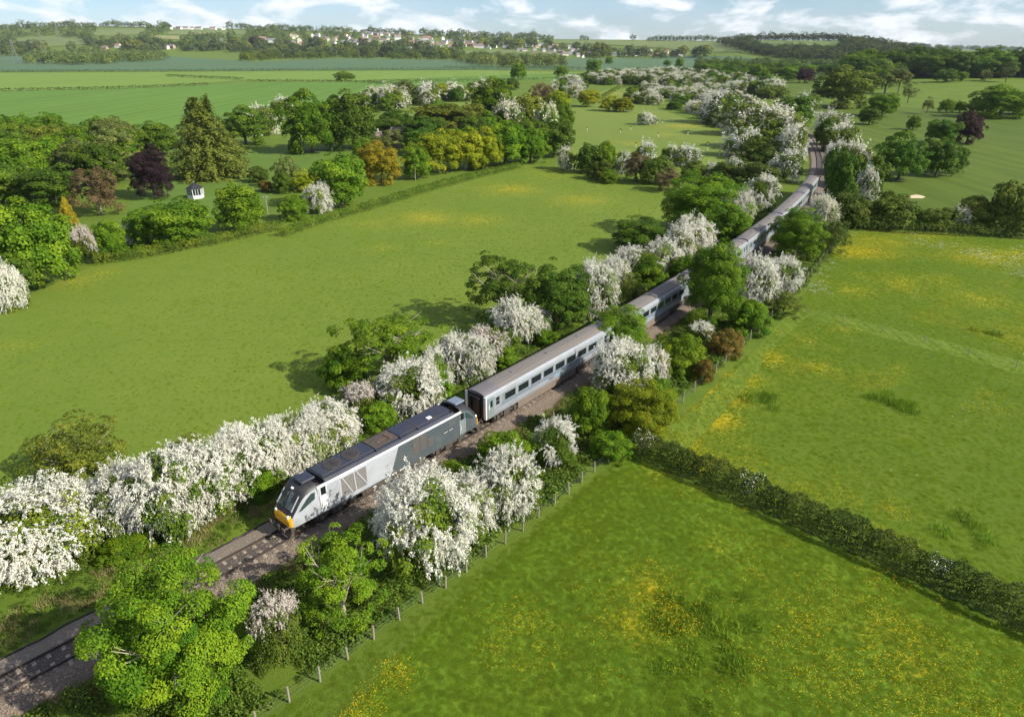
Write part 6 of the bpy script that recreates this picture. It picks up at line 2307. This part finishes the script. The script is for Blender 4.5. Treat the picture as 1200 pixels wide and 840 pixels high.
# cottage half hidden beside the dark oak
for (px, py, hm, lab, rz) in ((436, 172, 3, 'white cottage with brown roof half hidden by trees beside the dark oak', .5), (468, 172, 1, 'second white cottage behind the amber tree', -.3)):
    x, y, z = place(px, py)
    t = thing('cottage', lab, 'cottage', (x, y, z), rz, None, (.62, .62, .75))
    link('wall', HM[hm][0], t, M_wallw)
    link('roof', HM[hm][1], t, M_tile)
    link('chimney', HM[hm][2], t, M_wallw)
    w_ = link('windows', HM[hm][3], t, M_glass)
    w_['kind'] = 'stuff'

# young trees in white guards on the pasture
gd_all = [(668, 170), (716, 158), (739, 153), (697, 166), (728, 157), (751, 151), (776, 145), (780, 157), (771, 161), (757, 148), (812, 142), (766, 147), (829, 177), (836, 168), (843, 183), (851, 160), (856, 166), (846, 171), (853, 158), (838, 181), (829, 172), (688, 154), (727, 156), (760, 168), (745, 173), (795, 163), (806, 158), (861, 175)]
gd = gd_all[::2] + gd_all[21:22]
tg = MB()
tg.prism([(.11 * math.cos(i * PI / 2), .11 * math.sin(i * PI / 2)) for i in range(4)], 0, 1.2, 'z')
gme = tg.mesh('guard')
sm_ = crown_mesh('sapling_crown', 900, 12, 160, .30, 1.1, .0, rc=(.2, .3))
for i, (px, py) in enumerate(gd):
    x, y, z = place(px, py)
    dark = i in (2, 9)
    t = thing('sapling', 'young tree in a white guard tube on the pasture' if not dark else 'dark staked sapling on the pasture', 'sapling', (x, y, z), 0, 'young trees in white guards on the pasture' if not dark else 'dark saplings on the pasture')
    link('guard', gme, t, M_white if not dark else M_wood)
    o = link('crown', sm_, t, LM['haw'], loc=(0, 0, 1.2))
    o.scale = (.6, .6, .7)

# transmission towers, faint at the left
def pylon(px, py, top, label):
    x, y, z = place(px, py)
    h = CAM_H + y * slope(top) - z
    t = thing('transmission_tower', label, 'pylon', (x, y, z), .4)
    b = MB()
    w = h * .09
    lv = [0, .25, .45, .6, .72, .82, .9, 1]
    ww = [w * (1 - f) ** 1.1 + .5 for f in lv]
    for i in range(len(lv) - 1):
        for sx, sy in ((1, 1), (1, -1), (-1, -1), (-1, 1)):
            b.tube((sx * ww[i], sy * ww[i], lv[i] * h), (sx * ww[i + 1], sy * ww[i + 1], lv[i + 1] * h), .22, n=4)
            nx, ny = (sy, -sx)
            b.tube((sx * ww[i], sy * ww[i], lv[i] * h), (nx * ww[i + 1], ny * ww[i + 1], lv[i + 1] * h), .13, n=3)
    b.build('lattice_mast', M_wire, t)
    for f in (.62, .76, .9):
        MB().tube((-h * .14, 0, f * h), (h * .14, 0, f * h), .25, n=4).build('crossarm', M_wire, t)


pylon(20, 75, 47, 'faint grey transmission tower left of the valley wood')
pylon(52, 62, 38, 'fainter transmission tower on the left hillside')
pylon(70, 50, 27, 'farthest faint transmission tower on the left skyline')

# two golfers
M_skin = mat('skin', (0.50, 0.32, 0.24), 0.6)
M_shirt = mat('white_shirt', (0.7, 0.7, 0.7), 0.8)
M_trou = mat('dark_trousers', (0.04, 0.04, 0.06), 0.8)


def golfer(px, py, label, pose):
    x, y, z = place(px, py)
    t = thing('person', label, 'person', (x, y, z), pose)
    V = [(0, 0, .95), (0, 0, 1.2), (0, 0, 1.42), (0, 0, 1.52), (0, .02, 1.64), (0, .02, 1.74), (.10, 0, .9), (.13, .03, .5), (.14, 0, .08), (.14, .14, .04), (-.10, 0, .9), (-.15, .1, .5), (-.17, -.08, .08), (-.17, .06, .04),
         (.2, 0, 1.42), (.26, .05, 1.15), (.2, .25, 1.0), (-.2, 0, 1.42), (-.26, .05, 1.15), (-.18, .25, 1.0)]
    E_ = [(0, 1), (1, 2), (2, 3), (3, 4), (4, 5), (0, 6), (6, 7), (7, 8), (8, 9), (0, 10), (10, 11), (11, 12), (12, 13), (2, 14), (14, 15), (15, 16), (2, 17), (17, 18), (18, 19)]
    Rr = [.15, .15, .17, .06, .10, .08, .11, .075, .05, .04, .11, .075, .05, .04, .07, .05, .035, .07, .05, .035]
    me = bpy.data.meshes.new('body')
    me.from_pydata(V, E_, [])
    o = link('body', me, t)
    me.materials.append(M_trou)
    me.materials.append(M_shirt)
    md = o.modifiers.new('skin', 'SKIN')
    for i, sv in enumerate(me.skin_vertices[0].data):
        sv.radius = (Rr[i], Rr[i])
        sv.use_root = i == 0
    s2 = o.modifiers.new('sub', 'SUBSURF')
    s2.levels = s2.render_levels = 1
    MB().prism([(.24 * math.cos(a), .18 * math.sin(a)) for a in np.linspace(0, 2 * PI, 10, endpoint=False)], 1.0, 1.47, 'z').build('shirt', M_shirt, t)
    MB().tube((0, .02, 1.70), (0, .02, 1.80), .12, .09, 10).build('hat', M_shirt, t)
    return t


golfer(911, 103.5, 'left one of two tiny golfers in white on the far fairway', .3)
golfer(918, 103, 'right one of two tiny golfers in white on the far fairway', 2.0)

# dead twigs beside the thin hawthorn
x, y, z = place(336, 745)
tw = thing('dead_bush', 'bare pale twigs standing behind the thin pinkish hawthorn', 'bush', (x, y, z))
q = random.Random(3)
b = MB()
for i in range(9):
    a = q.uniform(0, 6.28)
    e = (math.cos(a) * q.uniform(.3, 1.1), math.sin(a) * q.uniform(.3, 1.1), q.uniform(2.2, 4.2))
    m_ = tuple(v * .5 + q.uniform(-.12, .12) for v in e)
    b.tube((0, 0, 0), m_, .045, .03, 5)
    b.tube(m_, e, .03, .012, 5)
    for j in range(3):
        f = q.uniform(.2, .9)
        s = tuple(m_[k] + (e[k] - m_[k]) * f for k in range(3))
        b.tube(s, (s[0] + q.uniform(-.5, .5), s[1] + q.uniform(-.5, .5), s[2] + q.uniform(.2, .7)), .016, .007, 4)
b.build('twigs', M_pale, tw)

# ------------------------------------------------------------------ haze
hz = bpy.data.materials.new('haze')
hz.use_nodes = True
hz.node_tree.nodes.clear()
pv = N(hz.node_tree, 'ShaderNodeVolumePrincipled')
pv.inputs['Color'].default_value = (0.80, 0.88, 1.0, 1)
pv.inputs['Density'].default_value = 0.00003
ho = N(hz.node_tree, 'ShaderNodeOutputMaterial')
L(hz.node_tree, pv.outputs[0], ho.inputs['Volume'])
tag(MB().box(-11500, 11500, -500, 7100, -125, 190).build('haze', hz), kind='stuff')
